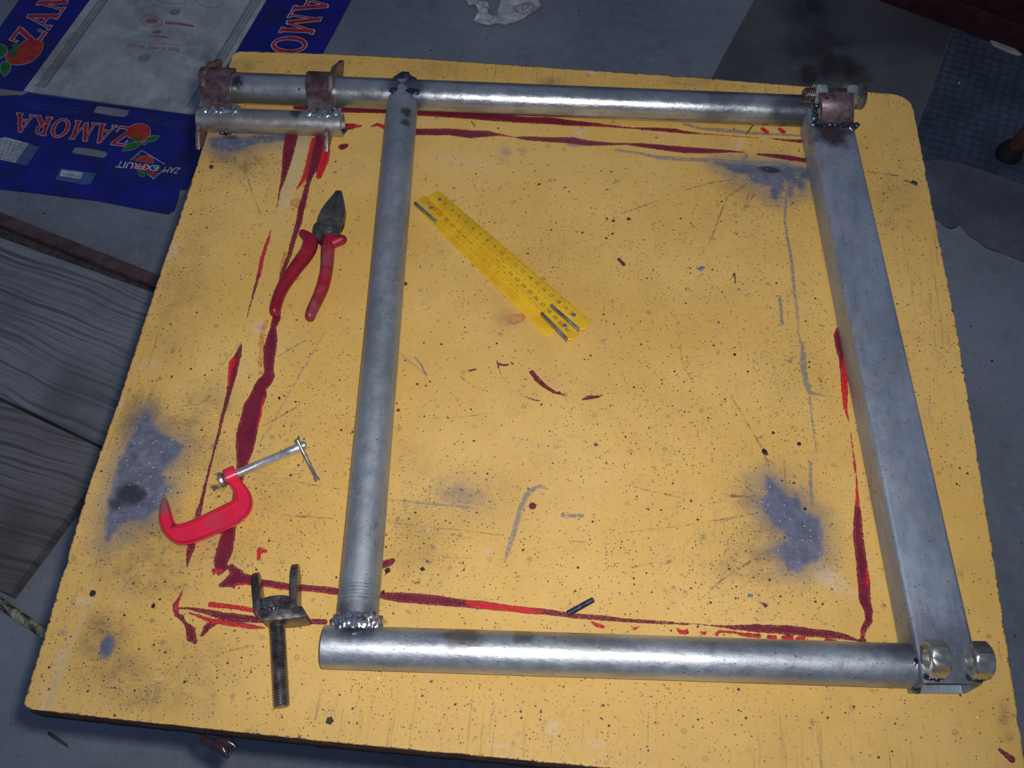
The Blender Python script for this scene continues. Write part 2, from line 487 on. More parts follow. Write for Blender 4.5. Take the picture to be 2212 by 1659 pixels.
RED = [
 [(630,292,27),(623,328,24),(618,357,17),(611,389,9),(604,412,4),(600,437,2),(590,470,1.2)],
 [(586,495,2),(577,525,7),(566,559,8),(560,590,8),(553,614,5),(542,655,3),(533,690,2),(525,722,1.5)],
 [(521,745,4),(514,768,14),(505,786,22),(502,809,19),(498,832,13),(493,855,9),(487,878,9),(480,901,7),(473,935,6),(463,970,5),(454,1006,5),(445,1043,6),(438,1073,7),(431,1100,10),(422,1140,15),(414,1180,17),(408,1199,12),(404,1226,2)],
 [(689,300,20),(687,328,28),(680,355,24),(671,376,14),(664,399,9),(658,426,12),(650,454,13),(646,479,13),(639,502,11),(632,525,10),(625,552,9),(610,590,9),(600,650,12),(597,690,18),(590,708,13),(588,727,22),(583,754,28),(581,777,24),(581,798,20),(581,814,24),(570,827,28),(561,838,27),(558,855,34),(547,878,40),(542,901,42),(536,923,42),(532,940,44),(529,970,38),(525,997,24),(518,1025,20),(509,1077,14),(503,1110,22),(495,1139,28),(491,1165,32),(484,1192,34),(477,1213,30),(475,1226,22)],
 [(678,300,8),(668,334,6),(662,362,7),(656,386,8),(641,408,2)],
 [(705,316,12),(705,326,16),(700,348,18),(694,365,15),(689,382,12)],
 [(481,1226,22),(474,1237,12)],[(499,1226,16),(513,1242,26),(499,1255,26),(478,1264,10)],
 [(499,1254,26),(529,1251,24),(563,1258,16),(598,1264,15),(632,1269,14),(666,1271,14),(701,1274,14),(726,1278,15),(823,1287,13),(869,1291,22),(937,1296,22),(995,1303,17),(1040,1307,18),(1098,1314,14),(1144,1319,14),(1189,1323,12),(1235,1330,11),(1299,1335,11),(1350,1340,8),(1431,1345,7),(1513,1349,3),(1540,1352,3),(1580,1355,8),(1635,1357,17),(1703,1361,20),(1757,1367,18),(1811,1372,14),(1852,1383,6),(1865,1386,14)],
 [(1788,550,4),(1791,577,7),(1797,610,8),(1800,634,8)],
 [(1811,672,3),(1815,702,8),(1811,724,20),(1815,751,20),(1819,775,14),(1823,808,15),(1825,848,14),(1826,881,8),(1835,916,2),(1842,970,3),(1846,1003,5),(1850,1036,3),(1852,1082,8),(1853,1123,18),(1854,1163,22),(1860,1204,22),(1865,1245,26),(1867,1272,26),(1868,1299,24),(1876,1318,18),(1877,1340,16),(1865,1361,12),(1863,1375,8)],
 [(742,237,12),(835,239,12),(903,243,13),(994,247,17),(1063,253,16),(1132,259,14),(1189,261,15),(1235,266,12),(1281,269,9),(1315,272,5),(1366,277,3),(1411,279,7),(1457,282,9),(1480,286,6),(1515,289,2.5),(1595,295,1.5),(1663,299,1.5),(1709,304,5),(1737,305,8)],
 [(900,285,14),(971,285,15),(1017,290,17),(1052,289,13),(1079,291,5),(1113,297,1),(1132,298,8),(1189,302,11),(1235,303,14),(1269,309,12),(1315,311,6),(1354,311,4),(1389,314,9),(1434,319,12),(1480,324,14),(1526,326,11),(1572,327,6),(1608,329,1.5)],
 [(1636,333,4),(1675,337,9),(1709,342,11),(1744,347,9)],
 [(803,273,3),(815,269,6),(830,275,8)],[(742,275,16),(760,273,12),(780,272,3)],[(740,317,13),(746,315,10)],[(640,232,10),(665,235,8)],
 [(1648,279,8),(1656,285,8)],[(1684,279,7),(1692,285,9)],
 [(455,1306,12),(495,1310,10),(529,1315,10),(550,1320,8)],
 [(387,1313,4),(414,1315,6),(449,1322,12),(483,1331,16),(529,1336,16),(563,1340,12),(621,1342,12),(655,1342,10),(701,1343,12)],
 [(410,1324,4),(460,1342,10),(506,1347,14),(540,1354,10),(573,1357,3)],
 [(398,1262,1.5),(394,1275,3),(387,1292,6),(379,1308,13),(381,1329,9),(391,1333,11),(401,1347,8),(412,1361,20),(414,1377,22),(421,1386,12)],
 [(460,1347,13),(447,1356,15),(437,1372,7)],
 [(561,1189,13),(560,1197,8),(559,1207,8)],[(565,1191,6),(574,1191,8)],[(550,1214,2),(527,1230,1.5)],[(461,1232,8),(462,1240,7)],
 [(1074,760,1.5),(1073,776,2.5),(1076,792,2.5),(1082,808,2),(1092,824,1)],[(1078,786,3),(1087,789,6),(1097,788,4)],[(1103,783,3),(1107,786,5)],[(1083,768,2),(1086,771,3)],
 [(1149,804,10),(1162,821,11),(1178,835,9),(1197,847,6),(1222,854,1.5)],
 [(1119,848,1),(1135,858,2.5),(1158,865,3),(1178,868,1.5)],[(1245,864,2),(1250,866,2)],[(1258,863,4),(1272,859,9),(1286,858,6),(1304,853,1.5)],
 [(1014,801,4),(1027,798,5)],[(995,812,2),(1000,819,2),(1020,831,1),(1036,839,1.5)],
 [(1150,1093,15)],[(901,830,6)],[(920,833,5)],[(1287,961,7)],[(1337,560,7),(1348,572,7)],
 [(1311,472,5)],[(1325,477,6)],[(1358,473,7)],[(1323,505,5)],[(1309,514,5)],[(1163,399,4),(1167,397,4)],[(1220,405,4)],[(1312,410,4)],[(1277,449,3)],[(875,613,8)],[(860,886,7)],
 [(1662,1253,6)],[(1633,1298,1.5),(1645,1302,2.5),(1654,1308,8)],[(1761,1300,6)],[(1777,1305,6)],[(1766,1314,4)],[(1400,1100,5)],
 [(822,1222,16),(838,1216,17),(848,1212,12)],[(823,1250,2),(848,1225,2.5)],
 [(1364,1352,3),(1370,1360,4),(1379,1354,3)],[(1462,1358,3),(1470,1366,9),(1483,1366,10),(1484,1359,3)],[(1513,1365,3),(1520,1369,7),(1527,1364,3)],
 [(1548,1371,8),(1552,1364,6),(1585,1366,5),(1600,1370,7),(1640,1374,9)],[(1660,1376,9),(1674,1377,9)],[(1692,1377,9),(1710,1378,9)],[(1722,1380,9),(1735,1380,9)],[(1785,1384,8),(1805,1385,8)],
 [(1278,1343,3),(1288,1350,9),(1303,1354,8)],[(1190,1323,10),(1160,1321,10)],[(455,352,2),(462,348,3)],[(1756,297,3)],
 [(2160,1620,8),(2185,1640,14)],
]
BRI = [
 [(586,495,2),(577,525,7),(566,559,8),(560,590,8)],[(503,780,16),(495,800,12),(493,830,8)],
 [(705,320,16),(700,348,18),(694,365,16),(689,382,14)],[(678,300,8),(668,334,6),(662,362,9),(656,386,10),(641,408,4)],
 [(570,858,6),(566,890,7),(557,925,6)],[(475,1232,8),(461,1236,12)],
 [(1010,1302,10),(1040,1307,16),(1098,1314,14),(1144,1319,14),(1170,1322,6)],
 [(1788,550,6),(1791,577,9),(1797,610,10),(1800,634,10)],[(1824,770,8),(1823,808,14),(1825,848,15),(1826,881,10),(1842,970,5),(1850,1050,6),(1853,1090,10)],[(1876,1230,8),(1874,1262,8)],
 [(1648,279,10),(1656,285,10)],[(1684,279,9),(1692,285,11)],
 [(445,1306,14),(495,1309,10),(529,1314,10),(550,1319,8)],[(410,1324,4),(460,1342,10),(506,1350,12),(540,1356,10),(573,1357,4)],[(398,1262,3),(394,1275,5),(380,1318,8)],
 [(561,1189,16),(560,1207,14),(574,1191,10)],[(1364,1352,5),(1370,1360,7),(1379,1354,5)],[(1462,1358,6),(1475,1368,14),(1484,1359,6)],[(1513,1365,6),(1520,1369,10),(1527,1364,6)],
 [(1548,1371,11),(1552,1364,8),(1590,1372,10),(1640,1378,10)],[(1660,1378,11),(1740,1382,11)],[(1780,1386,10),(1810,1386,10)],[(1278,1343,5),(1288,1350,12),(1303,1354,12)],
 [(455,352,5),(462,348,5)],[(742,275,5),(780,272,5)],[(803,273,5),(830,275,9)],[(1863,1368,10)],[(512,1262,6),(560,1266,4),(720,1286,4)],
 [(1280,272,3),(1330,279,5)],[(1078,291,5),(1100,295,4)],[(1525,290,4),(1660,298,4)],
]
ORA = [[(1092,686,10),(1108,690,24),(1120,688,20),(1138,680,8)],[(674,305,4),(664,360,7),(658,388,9),(648,400,7)],[(640,437,22),(655,445,16)],[(575,695,10),(568,715,9),(564,745,12)],[(566,735,8),(562,790,8)],[(563,805,9)],[(515,980,10),(514,996,12)],[(616,547,9),(607,590,9)]]
GRY = [
 [(1183,1056,3),(1167,1050,8),(1151,1057,9),(1139,1066,10),(1125,1097,10),(1116,1129,10),(1107,1161,11),(1098,1188,9),(1090,1216,2)],
 [(839,1079,3),(914,1087,4),(1006,1095,4),(1034,1100,2)],[(1214,1114,6),(1258,1114,8)],
 [(1331,324,5),(1377,330,4),(1423,340,8),(1480,344,8),(1537,346,8),(1618,352,9),(1700,352,6)],[(1478,268,4),(1514,278,5),(1572,282,8),(1629,288,6),(1730,293,4)],
 [(1707,394,7),(1698,429,5),(1695,475,5),(1700,509,5),(1707,543,6),(1713,593,7),(1716,631,5),(1724,685,3),(1724,718,3),(1735,756,9),(1735,786,14),(1740,821,12),(1749,848,8),(1784,855,3)],
 [(1749,860,4),(1757,930,3),(1765,976,3)],[(1751,1000,8),(1751,1041,7),(1754,1090,8)],[(1684,640,7),(1690,700,7)],[(1705,780,9)],
 [(860,760,2),(925,815,2)],[(1613,335,8),(1600,352,3)],
 [(700,720,2),(560,960,1)],
]
STK = [
 [(1635,1109,2.5),(1560,1122,3),(1480,1135,2),(1350,1150,1.5)],[(1410,1062,1.5),(1450,1070,4),(1470,1074,1.5)],[(1560,1066,2),(1580,1072,5),(1624,1074,3)],
 [(1648,976,5),(1655,990,4),(1662,1012,2)],[(1580,856,2),(1600,890,3),(1630,940,3),(1650,975,4)],[(1583,1028,2),(1627,1062,3)],[(1694,982,3),(1697,1055,4)],[(1364,1226,2),(1412,1216,2)],[(1430,1217,8),(1446,1213,7)],
 [(1513,1294,2),(1560,1252,3),(1621,1212,4)],[(1608,401,3),(1572,424,2.5),(1553,470,3),(1533,525,2)],[(1629,420,3),(1604,459,2)],[(1583,388,2),(1530,396,2),(1480,411,1.5)],[(1423,433,2),(1343,461,1.5)],[(1620,412,2),(1606,450,3)],
 [(526,357,2),(545,417,3),(563,463,1.5)],[(530,360,2),(561,398,2)],[(508,334,2),(508,360,2)],[(540,325,2),(570,365,1.5)],
 [(839,1128,2),(940,1140,2),(1010,1147,1.5),(1088,1157,2)],[(1228,1169,2),(1270,1172,2)],[(960,1204,1.5),(1020,1206,2)],[(936,903,1.2),(1000,901,1.2),(1058,892,1.2)],
 [(600,1030,1.5),(660,1045,2),(760,1060,1.5)],[(610,1112,3),(660,1117,4),(720,1120,2)],[(540,1020,1.5),(650,1025,1.5)],[(460,1420,2),(480,1410,4),(540,1395,1.5)],[(600,770,1.5),(660,735,1.5)],[(890,1258,3),(905,1258,5)],[(1108,1246,2),(1122,1245,5)],[(975,1155,5),(982,1155,5)],
 [(1460,680,1.5),(1475,790,2),(1500,830,2)],[(1815,560,2),(1817,640,2)],[(1900,870,1),(1960,905,1.5)],[(1950,560,1),(1990,605,1.5)],[(1985,730,1.5),(2040,770,1.5)],
 [(1880,372,3),(1940,380,3)],[(1955,390,4),(1975,396,7)],[(560,925,2),(640,880,2)],[(470,800,2),(520,740,2)],[(1370,1052,1.5),(1410,1062,1.5)],
]
SOOT = [(231,1397,16,28,15,.8),(330,985,90,80,0,.35),(262,1150,60,70,20,.3),(335,1050,70,50,0,.4),(1720,1140,80,90,0,.3),(1600,358,70,16,4,.35),(1640,1040,60,30,30,.3),
        (1093,330,18,14,0,.33),(1127,325,15,14,0,.33),(1085,345,34,14,10,.25),(1240,310,24,8,8,.5),(990,1065,75,34,8,.30),(960,1045,40,26,0,.25),(560,708,11,9,0,.3),(135,1367,16,12,0,.35),(690,1000,60,30,0,.15)]
BLK = [(282,1068,38,28,0,.95),(250,1088,20,16,0,.7),(290,985,14,12,0,.5),(1735,1150,14,40,0,.35),(255,1105,20,10,40,.5),(1664,367,30,8,6,.95),(1690,372,14,8,0,.5),(1707,440,4,30,0,.4),(1700,1120,14,8,0,.25),(1750,1140,16,30,0,.3),(231,1397,9,16,15,.4),(500,297,26,7,0,.6),(283,965,10,10,0,.4),(1738,380,12,5,20,.5),(465,1052,14,8,10,.8),(480,1058,20,8,0,.4)]
BRN = [(300,900,60,40,-50,.7),(390,915,80,40,-30,.42),(410,980,80,50,0,.35),(430,880,70,40,-20,.35),(330,1150,90,60,20,.5),(300,1230,110,60,10,.42),(450,1190,80,50,0,.3),(225,1380,46,60,10,.7),(250,1450,90,60,0,.4),(330,1500,120,40,5,.35),(420,1440,120,70,0,.25),
       (1680,1130,90,120,0,.5),(1640,1080,70,40,20,.5),(1640,1200,90,36,-20,.5),(1660,1240,60,30,0,.35),(1600,400,60,30,20,.35),(520,340,70,40,10,.5),(560,1050,80,50,0,.25),(990,1070,110,60,0,.22),(900,1150,60,120,0,.3),(900,1000,60,60,0,.2),(1095,688,30,22,0,.3),(390,640,60,160,15,.25),(1190,178,30,10,0,.5),(930,150,60,20,0,.3),(1500,175,60,14,0,.3),
       (2170,1540,14,30,0,.6),(2180,1590,14,14,0,.5),(520,140,40,18,0,.35),(700,140,50,12,0,.25),(1930,430,50,60,0,.25),(1150,700,300,260,0,.05)]
PAL = [(1795,1253,44,18,32,.75),(1830,1280,24,14,20,.4),(621,435,13,11,0,.9),(558,708,14,12,0,.75),(1256,287,14,11,0,.8),(1600,308,8,14,30,.8),(1105,1050,200,120,0,.12),(345,1465,12,4,0,.6),(1195,1575,15,14,0,.55),(1290,1605,18,10,10,.4),(1075,1610,20,5,0,.4),(640,345,20,60,15,.35),(625,400,14,60,15,.35),
       (930,262,24,6,0,.3),(1000,350,60,14,10,.22),(180,1300,18,8,0,.55),(260,1305,16,7,0,.4),(128,1440,12,60,15,.45),(100,1500,10,50,15,.4),(320,786,24,12,0,.4),(258,870,10,16,0,.5),(375,540,12,18,0,.5),(1810,470,30,80,0,.1),(1113,692,20,12,-15,.35),(1280,155,16,5,4,.8),(470,205,10,10,0,.0),(925,1145,8,8,0,.5),(1056,1192,8,8,0,.5)]
DRT = [(990,1070,150,70,5,1),(900,1150,120,160,0,.9),(620,900,260,200,0,.6),(330,1050,240,240,0,1),(300,1450,300,140,0,.8),(560,1150,200,160,0,.75),(1650,1180,220,200,0,.9),(1680,400,160,120,0,.7),(1720,800,110,220,0,.8),(1400,900,300,200,0,.5),(520,350,140,80,0,.7),(1110,540,240,160,0,.4),(390,560,80,200,15,.5),(1550,600,260,260,0,.45),(1300,1200,400,160,0,.4),(1930,420,80,120,0,.6),(2000,780,60,300,0,.45),(1100,1520,800,100,0,.4),(720,150,240,30,0,.5),(1600,200,400,40,0,.3)]
def polysdf(polys):
    D = np.full(X_.shape, 60.0)
    for pl_ in polys:
        w = np.array([tuple(at(x, y))[:2] for x, y in pl_])
        m_ = (X_ > w[:, 0].min() - .03) & (X_ < w[:, 0].max() + .03) & (Y_ > w[:, 1].min() - .03) & (Y_ < w[:, 1].max() + .03)
        xx, yy = X_[m_], Y_[m_]
        d = np.full(xx.shape, 9.0); ins = np.zeros(xx.shape, bool)
        for (x0, y0), (x1, y1) in zip(w, np.roll(w, -1, 0)):
            dx, dy = x1 - x0, y1 - y0
            t = np.clip(((xx - x0) * dx + (yy - y0) * dy) / (dx * dx + dy * dy + 1e-12), 0, 1)
            d = np.minimum(d, np.hypot(xx - x0 - t * dx, yy - y0 - t * dy))
            c_ = ((y0 > yy) != (y1 > yy)) & (xx < (x1 - x0) * (yy - y0) / (y1 - y0 + 1e-15) + x0)
            ins ^= c_
        D[m_] = np.minimum(D[m_], np.where(ins, -d, d) * 1000)
    return D
def cp(pts, x0, y0, s_): return [(x0 + x / s_, y0 + y / s_) for x, y in pts]
SPOLY = [
 cp([(560,130),(450,300),(380,460),(300,620),(230,780),(190,950),(160,1100),(140,1250),(125,1400),(130,1520),(190,1500),(260,1400),(300,1330),(420,1290),(560,1290),(640,1200),(720,1150),(790,1030),(860,940),(760,860),(740,800),(830,700),(930,600),(960,480),(850,430),(720,360),(640,230)], 200, 860, 4.879),
 cp([(60,170),(400,180),(760,200),(1000,240),(1400,200),(1600,260),(1950,310),(1980,540),(1850,560),(1830,760),(1760,800),(1650,620),(1600,680),(1580,880),(1520,860),(1480,600),(1420,620),(1340,880),(1250,960),(1160,900),(1130,680),(960,640),(800,620),(700,560),(680,440),(450,430),(200,270),(60,230)], 1540, 330, 9.217),
 cp([(1130,250),(1200,290),(1290,400),(1390,420),(1430,520),(1560,580),(1570,720),(1590,880),(1520,950),(1450,960),(1380,1010),(1290,1000),(1240,900),(1180,830),(1290,760),(1270,700),(1190,640),(1120,540),(1060,440),(1130,400),(1110,330)], 1350, 960, 3.687),
 [(450,297),(560,292),(640,289),(655,303),(560,309),(520,324),(480,328),(455,315)],
]
TAP = [[(655,296,26),(641,350,27),(629,390,25),(613,420,15),(602,450,5),(582,520,3),(556,640,3),(530,720,2)], [(205,1280,6),(150,1400,12),(120,1480,16),(105,1530,16)], [(1100,690,8),(1112,692,10)]]
sc_attr = {'tap': sdf(TAP), 'red': sdf(RED), 'bri': sdf(BRI), 'ora': sdf(ORA), 'gry': sdf(GRY), 'stk': sdf(STK), 'soot': soft(SOOT), 'blk': soft(BLK), 'spl': polysdf(SPOLY),
           'brn': soft(BRN), 'pal': soft(PAL), 'drt': soft(DRT), 'edg': EDG}

def build_top():
    n = NG * NG
    top = np.stack([X_, Y_, np.full(n, HT)], 1)
    idx = np.arange(n).reshape(NG, NG)
    f = np.stack([idx[:-1, :-1], idx[:-1, 1:], idx[1:, 1:], idx[1:, :-1]], -1).reshape(-1, 4)
    # rim going round counter-clockwise
    rim = np.concatenate([idx[0, :-1], idx[:-1, -1], idx[-1, :0:-1], idx[:0:-1, 0]])
    lev = [(-0.0012, 0.0002), (-0.006, 0.0010), (-0.013, 0.0012), (-0.0245, 0.0006), (-0.025, -0.0005)]
    vs_ = [top]; fs = [f]
    cen = top[:, :2].mean(0)
    prev = rim
    base = n
    side_start = len(f)
    for j, (dz, out) in enumerate(lev):
        p = top[rim].copy()
        d = p[:, :2] - cen; d /= np.linalg.norm(d, axis=1)[:, None]
        w = np.array([noise.noise(Vector((k * 0.09, j * 3.0, 2))) for k in range(len(rim))])
        p[:, :2] += d * (out + 0.0005 * w)[:, None]
        p[:, 2] += dz + (0 if j in (4,) else 0.0004 * w)
        vs_.append(p)
        cur = base + np.arange(len(rim)); base += len(rim)
        fs.append(np.stack([prev, cur, np.roll(cur, -1), np.roll(prev, -1)], -1))
        prev = cur
    Vt = np.concatenate(vs_); F = np.concatenate(fs)
    me = bpy.data.meshes.new('tabletop')
    me.vertices.add(len(Vt)); me.vertices.foreach_set('co', Vt.ravel().astype(np.float32))
    nf = len(F)
    me.loops.add(nf * 4 + len(rim)); me.polygons.add(nf + 1)
    me.loops.foreach_set('vertex_index', np.concatenate([F.ravel(), prev[::-1]]).astype(np.int32))
    me.polygons.foreach_set('loop_start', np.concatenate([np.arange(nf) * 4, [nf * 4]]).astype(np.int32))
    me.polygons.foreach_set('loop_total', np.concatenate([np.full(nf, 4), [len(rim)]]).astype(np.int32))
    me.update(calc_edges=True)
    mi = np.zeros(nf + 1, np.int32); mi[side_start:] = 1
    me.polygons.foreach_set('material_index', mi)
    for k, v in sc_attr.items():
        a = me.attributes.new(k, 'FLOAT', 'POINT')
        full = np.full(len(Vt), 0.0, np.float32); full[:n] = v
        if k in ('tap', 'spl', 'red', 'bri', 'ora', 'gry', 'stk'): full[n:] = 60
        a.data.foreach_set('value', full)
    me.validate()
    return me

def yellow_material():
    m = NT('yellow_painted_board')
    co = m.co
    base = m.mix(m.ramp(m.noise(7, 5, 0.6), 0.3, 0.7), (0.58, 0.345, 0.082), (0.66, 0.415, 0.125))
    base = m.mix(m.ramp(m.noise(38, 5, 0.65), 0.45, 0.8, 0, 0.55), base, (0.50, 0.33, 0.115))
    dirt = m.attr('drt')
    edg = m.attr('edg')
    # grain of the board running away from the viewer
    gr = m.noise(1.0, 5, 0.75, vec=m.mapv(scale=(420, 16, 1)))
    gmask = m.math('MAXIMUM', m.ramp(edg, 75, 8), m.math('MULTIPLY', dirt, 0.30))
    gmask = m.math('MULTIPLY', gmask, m.ramp(m.noise(9, 3), 0.34, 0.58))
    base = m.mix(m.math('MULTIPLY', m.ramp(gr, 0.54, 0.70, 0, 0.75), gmask), base, (0.16, 0.12, 0.07))
    # brown haze of heat
    brn = m.attr('brn')
    sn = m.noise(60, 5, 0.7)
    base = m.mix(m.math('MULTIPLY', brn, m.ramp(sn, 0.30, 0.70, 0.35, 1.5), True), base, (0.20, 0.125, 0.06))
    # slanting dashes of burnt spatter
    ds = m.noise(1.0, 4, 0.7, vec=m.mapv(scale=(150, 620, 1), rot=(0, 0, -0.65)))
    base = m.mix(m.math('MULTIPLY', m.ramp(ds, 0.56, 0.66, 0, 0.8), m.ramp(brn, 0.08, 0.5)), base, (0.12, 0.085, 0.06))
    # fine specks: three sizes of spatter
    def specks(scale, size, dens, colr, strength, seedloc, dmul=1.0):
        nonlocal base
        v = m.vor(scale, vec=m.mapv(loc=seedloc))
        sep = m.new('ShaderNodeSeparateColor'); m.plug(sep.inputs[0], v.outputs['Color'])
        rad = m.math('MULTIPLY', sep.outputs[0], size)
        dot = m.ramp(m.math('SUBTRACT', m.math('ADD', v.outputs['Distance'], m.math('MULTIPLY', m.noise(scale * 2.5, 2), 0.12)), rad), 0.10, 0.02)
        thr = m.math('SUBTRACT', 1.0, m.math('MULTIPLY', m.math('ADD', m.math('MULTIPLY', dirt, dmul), 0.18), dens))
        on = m.math('GREATER_THAN', sep.outputs[1], thr)
        base = m.mix(m.math('MULTIPLY', m.math('MULTIPLY', dot, on), strength), base, colr)
        return v, sep, on
    specks(640, 0.34, 0.66, (0.11, 0.09, 0.06), 0.8, (3, 1, 0))
    specks(400, 0.30, 0.72, (0.05, 0.045, 0.042), 0.9, (1, 7, 0))
    specks(190, 0.23, 0.50, (0.022, 0.022, 0.026), 0.95, (5, 2, 0), 0.9)
    specks(300, 0.36, 0.30, (0.24, 0.19, 0.15), 0.7, (9, 4, 0), 1.0)
    specks(150, 0.26, 0.16, (0.22, 0.15, 0.10), 0.55, (12, 6, 0), 1.0)
    specks(90, 0.14, 0.05, (0.72, 0.66, 0.52), 0.8, (2, 8, 0), 0.3)
    specks(75, 0.22, 0.10, (0.24, 0.10, 0.06), 0.45, (8, 3, 0), 0.6)
    # spatter burns: a grey ring round a black dot
    v = m.vor(62, vec=m.mapv(loc=(4, 4, 0)))
    sep = m.new('ShaderNodeSeparateColor'); m.plug(sep.inputs[0], v.outputs['Color'])
    on = m.math('GREATER_THAN', sep.outputs[0], 0.58)
    dist = m.math('ADD', v.outputs['Distance'], m.math('MULTIPLY', m.math('SUBTRACT', m.noise(500, 3), 0.5), 0.07))
    ring = m.math('MULTIPLY', m.ramp(dist, 0.09, 0.125), m.ramp(dist, 0.175, 0.13))
    halo = m.math('MULTIPLY', m.ramp(dist, 0.22, 0.06), 0.22)
    core = m.ramp(dist, 0.055, 0.035)
    f = m.math('MULTIPLY', m.math('MAXIMUM', m.math('MULTIPLY', ring, 0.5), m.math('MAXIMUM', halo, core)), on)
    f = m.math('MULTIPLY', f, m.ramp(sep.outputs[1], 0.1, 0.9, 0.35, 1.0))
    base = m.mix(f, base, (0.10, 0.095, 0.075))
    # a fine web of sooty crumbs where the dirt is thick
    crumbs = m.ramp(m.noise(700, 4, 0.75), 0.55, 0.64)
    cl = m.math('MULTIPLY', m.ramp(m.noise(26, 5, 0.7), 0.46, 0.62), m.ramp(dirt, 0.3, 1.0))
    base = m.mix(m.math('MULTIPLY', m.math('MULTIPLY', crumbs, cl), 0.85), base, (0.09, 0.09, 0.10))
    # radial scorch lines
    w1 = m.math('MULTIPLY', m.math('SUBTRACT', m.noise(420, 4, 0.7), 0.5), 2.6)
    w2 = m.math('MULTIPLY', m.math('SUBTRACT', m.noise(1400, 3, 0.7), 0.5), 1.6)
    w = m.math('ADD', w1, w2)
    stk = m.ramp(m.math('ADD', m.attr('stk'), m.math('MULTIPLY', w, 0.8)), 0.7, -0.5)
    stk = m.math('MULTIPLY', stk, m.ramp(m.noise(130, 4, 0.7), 0.36, 0.60, 0.1, 0.9))
    base = m.mix(stk, base, (0.16, 0.085, 0.045))
    # pale scuffs
    pal = m.math('MULTIPLY', m.attr('pal'), m.ramp(m.noise(170, 5, 0.75), 0.35, 0.62))
    base = m.mix(pal, base, (0.58, 0.47, 0.40))
    # soot: blue-grey film, black heart
    so = m.attr('soot')
    so2 = m.math('ADD', so, m.math('MULTIPLY', m.math('SUBTRACT', m.noise(55, 6, 0.7), 0.5), 0.45))
    so2 = m.math('MULTIPLY', m.ramp(so2, 0.10, 0.62), m.ramp(so, 0.02, 0.15))
    spl = m.attr('spl')
    sp2 = m.math('ADD', spl, m.math('MULTIPLY', m.math('SUBTRACT', m.noise(80, 6, 0.75), 0.5), 12))
    so2 = m.math('MAXIMUM', so2, m.ramp(sp2, 6.5, -4.0))
    so2 = m.math('MAXIMUM', so2, m.ramp(sp2, 22, -2, 0, 0.5))
    sootcol = m.mix(m.ramp(m.noise(120, 5, 0.7), 0.35, 0.7), (0.060, 0.078, 0.145), (0.120, 0.145, 0.215))
    base = m.mix(m.math('MULTIPLY', so2, 0.93), base, sootcol)
    bk = m.attr('blk')
    bk2 = m.math('MULTIPLY', m.ramp(m.math('ADD', bk, m.math('MULTIPLY', m.math('SUBTRACT', m.noise(140, 5, 0.8), 0.5), 0.9)), 0.25, 0.8), m.ramp(bk, 0.03, 0.2))
    base = m.mix(m.math('MULTIPLY', bk2, 0.9), base, (0.022, 0.022, 0.032))
    # bright crumbs of metal in the soot
    vv = m.vor(430, vec=m.mapv(loc=(6, 6, 0)))
    sp = m.new('ShaderNodeSeparateColor'); m.plug(sp.inputs[0], vv.outputs['Color'])
    wc = m.math('MULTIPLY', m.math('MULTIPLY', m.ramp(vv.outputs['Distance'], 0.26, 0.14), m.math('GREATER_THAN', sp.outputs[0], 0.88)), m.ramp(spl, 0.5, -2.0))
    base = m.mix(wc, base, (0.75, 0.75, 0.72))
    # bare strip left by tape
    tp = m.ramp(m.math('ADD', m.attr('tap'), m.math('MULTIPLY', w, 0.5)), 0.3, -0.4, 0, 0.6)
    base = m.mix(tp, base, (0.50, 0.385, 0.20))
    # grey rubs
    g = m.ramp(m.math('ADD', m.attr('gry'), m.math('MULTIPLY', w, 1.1)), 0.8, -0.5)
    g = m.math('MULTIPLY', g, m.ramp(m.noise(260, 4, 0.7), 0.35, 0.55, 0.35, 0.9))
    base = m.mix(g, base, (0.20, 0.175, 0.16))
    # amber and brown primer
    o = m.ramp(m.math('ADD', m.attr('ora'), w1), 0.35, -0.1)
    o = m.math('MULTIPLY', o, m.ramp(m.noise(300, 4, 0.75), 0.35, 0.55, 0.35, 1))
    base = m.mix(m.math('MULTIPLY', o, 0.8), base, m.mix(m.ramp(m.noise(180, 3), 0.4, 0.65), (0.42, 0.13, 0.035), (0.55, 0.24, 0.06)))
    # red paint
    rd = m.ramp(m.math('ADD', m.attr('red'), m.math('ADD', m.math('MULTIPLY', w, 0.6), m.math('MULTIPLY', m.math('SUBTRACT', m.noise(150, 3, 0.6), 0.5), 1.8))), 0.20, -0.15)
    dry = m.ramp(m.noise(1.0, 5, 0.8, vec=m.mapv(scale=(900, 900, 1))), 0.36, 0.46)
    rd = m.math('MULTIPLY', rd, m.math('MAXIMUM', dry, m.ramp(m.attr('red'), -0.5, -2.6)))
    br = m.ramp(m.math('ADD', m.attr('bri'), m.math('MULTIPLY', w1, 2.0)), 1.3, -1.6)
    rc = m.mix(m.ramp(m.noise(40, 5, 0.7), 0.3, 0.7), (0.120, 0.009, 0.026), (0.175, 0.015, 0.032))
    rc = m.mix(br, rc, (0.50, 0.012, 0.024))
    rc = m.mix(m.math('MULTIPLY', m.ramp(m.noise(90, 6, 0.75), 0.60, 0.75), 0.45), rc, (0.17, 0.13, 0.17))
    rc = m.mix(m.ramp(m.noise(700, 2), 0.70, 0.74), rc, (0.45, 0.30, 0.16))
    base = m.mix(rd, base, rc)
    # bitten edge showing brown fibre
    eb = m.ramp(m.math('ADD', edg, m.math('MULTIPLY', m.math('SUBTRACT', m.noise(150, 4, 0.7), 0.5), -11)), 0.4, -0.6)
    base = m.mix(eb, base, m.mix(m.ramp(m.noise(400, 3), 0.35, 0.65), (0.09, 0.045, 0.045), (0.24, 0.14, 0.12)))
    h = m.math('ADD', m.math('MULTIPLY', rd, 0.35), m.math('MULTIPLY', m.noise(600, 3, 0.6), 0.25))
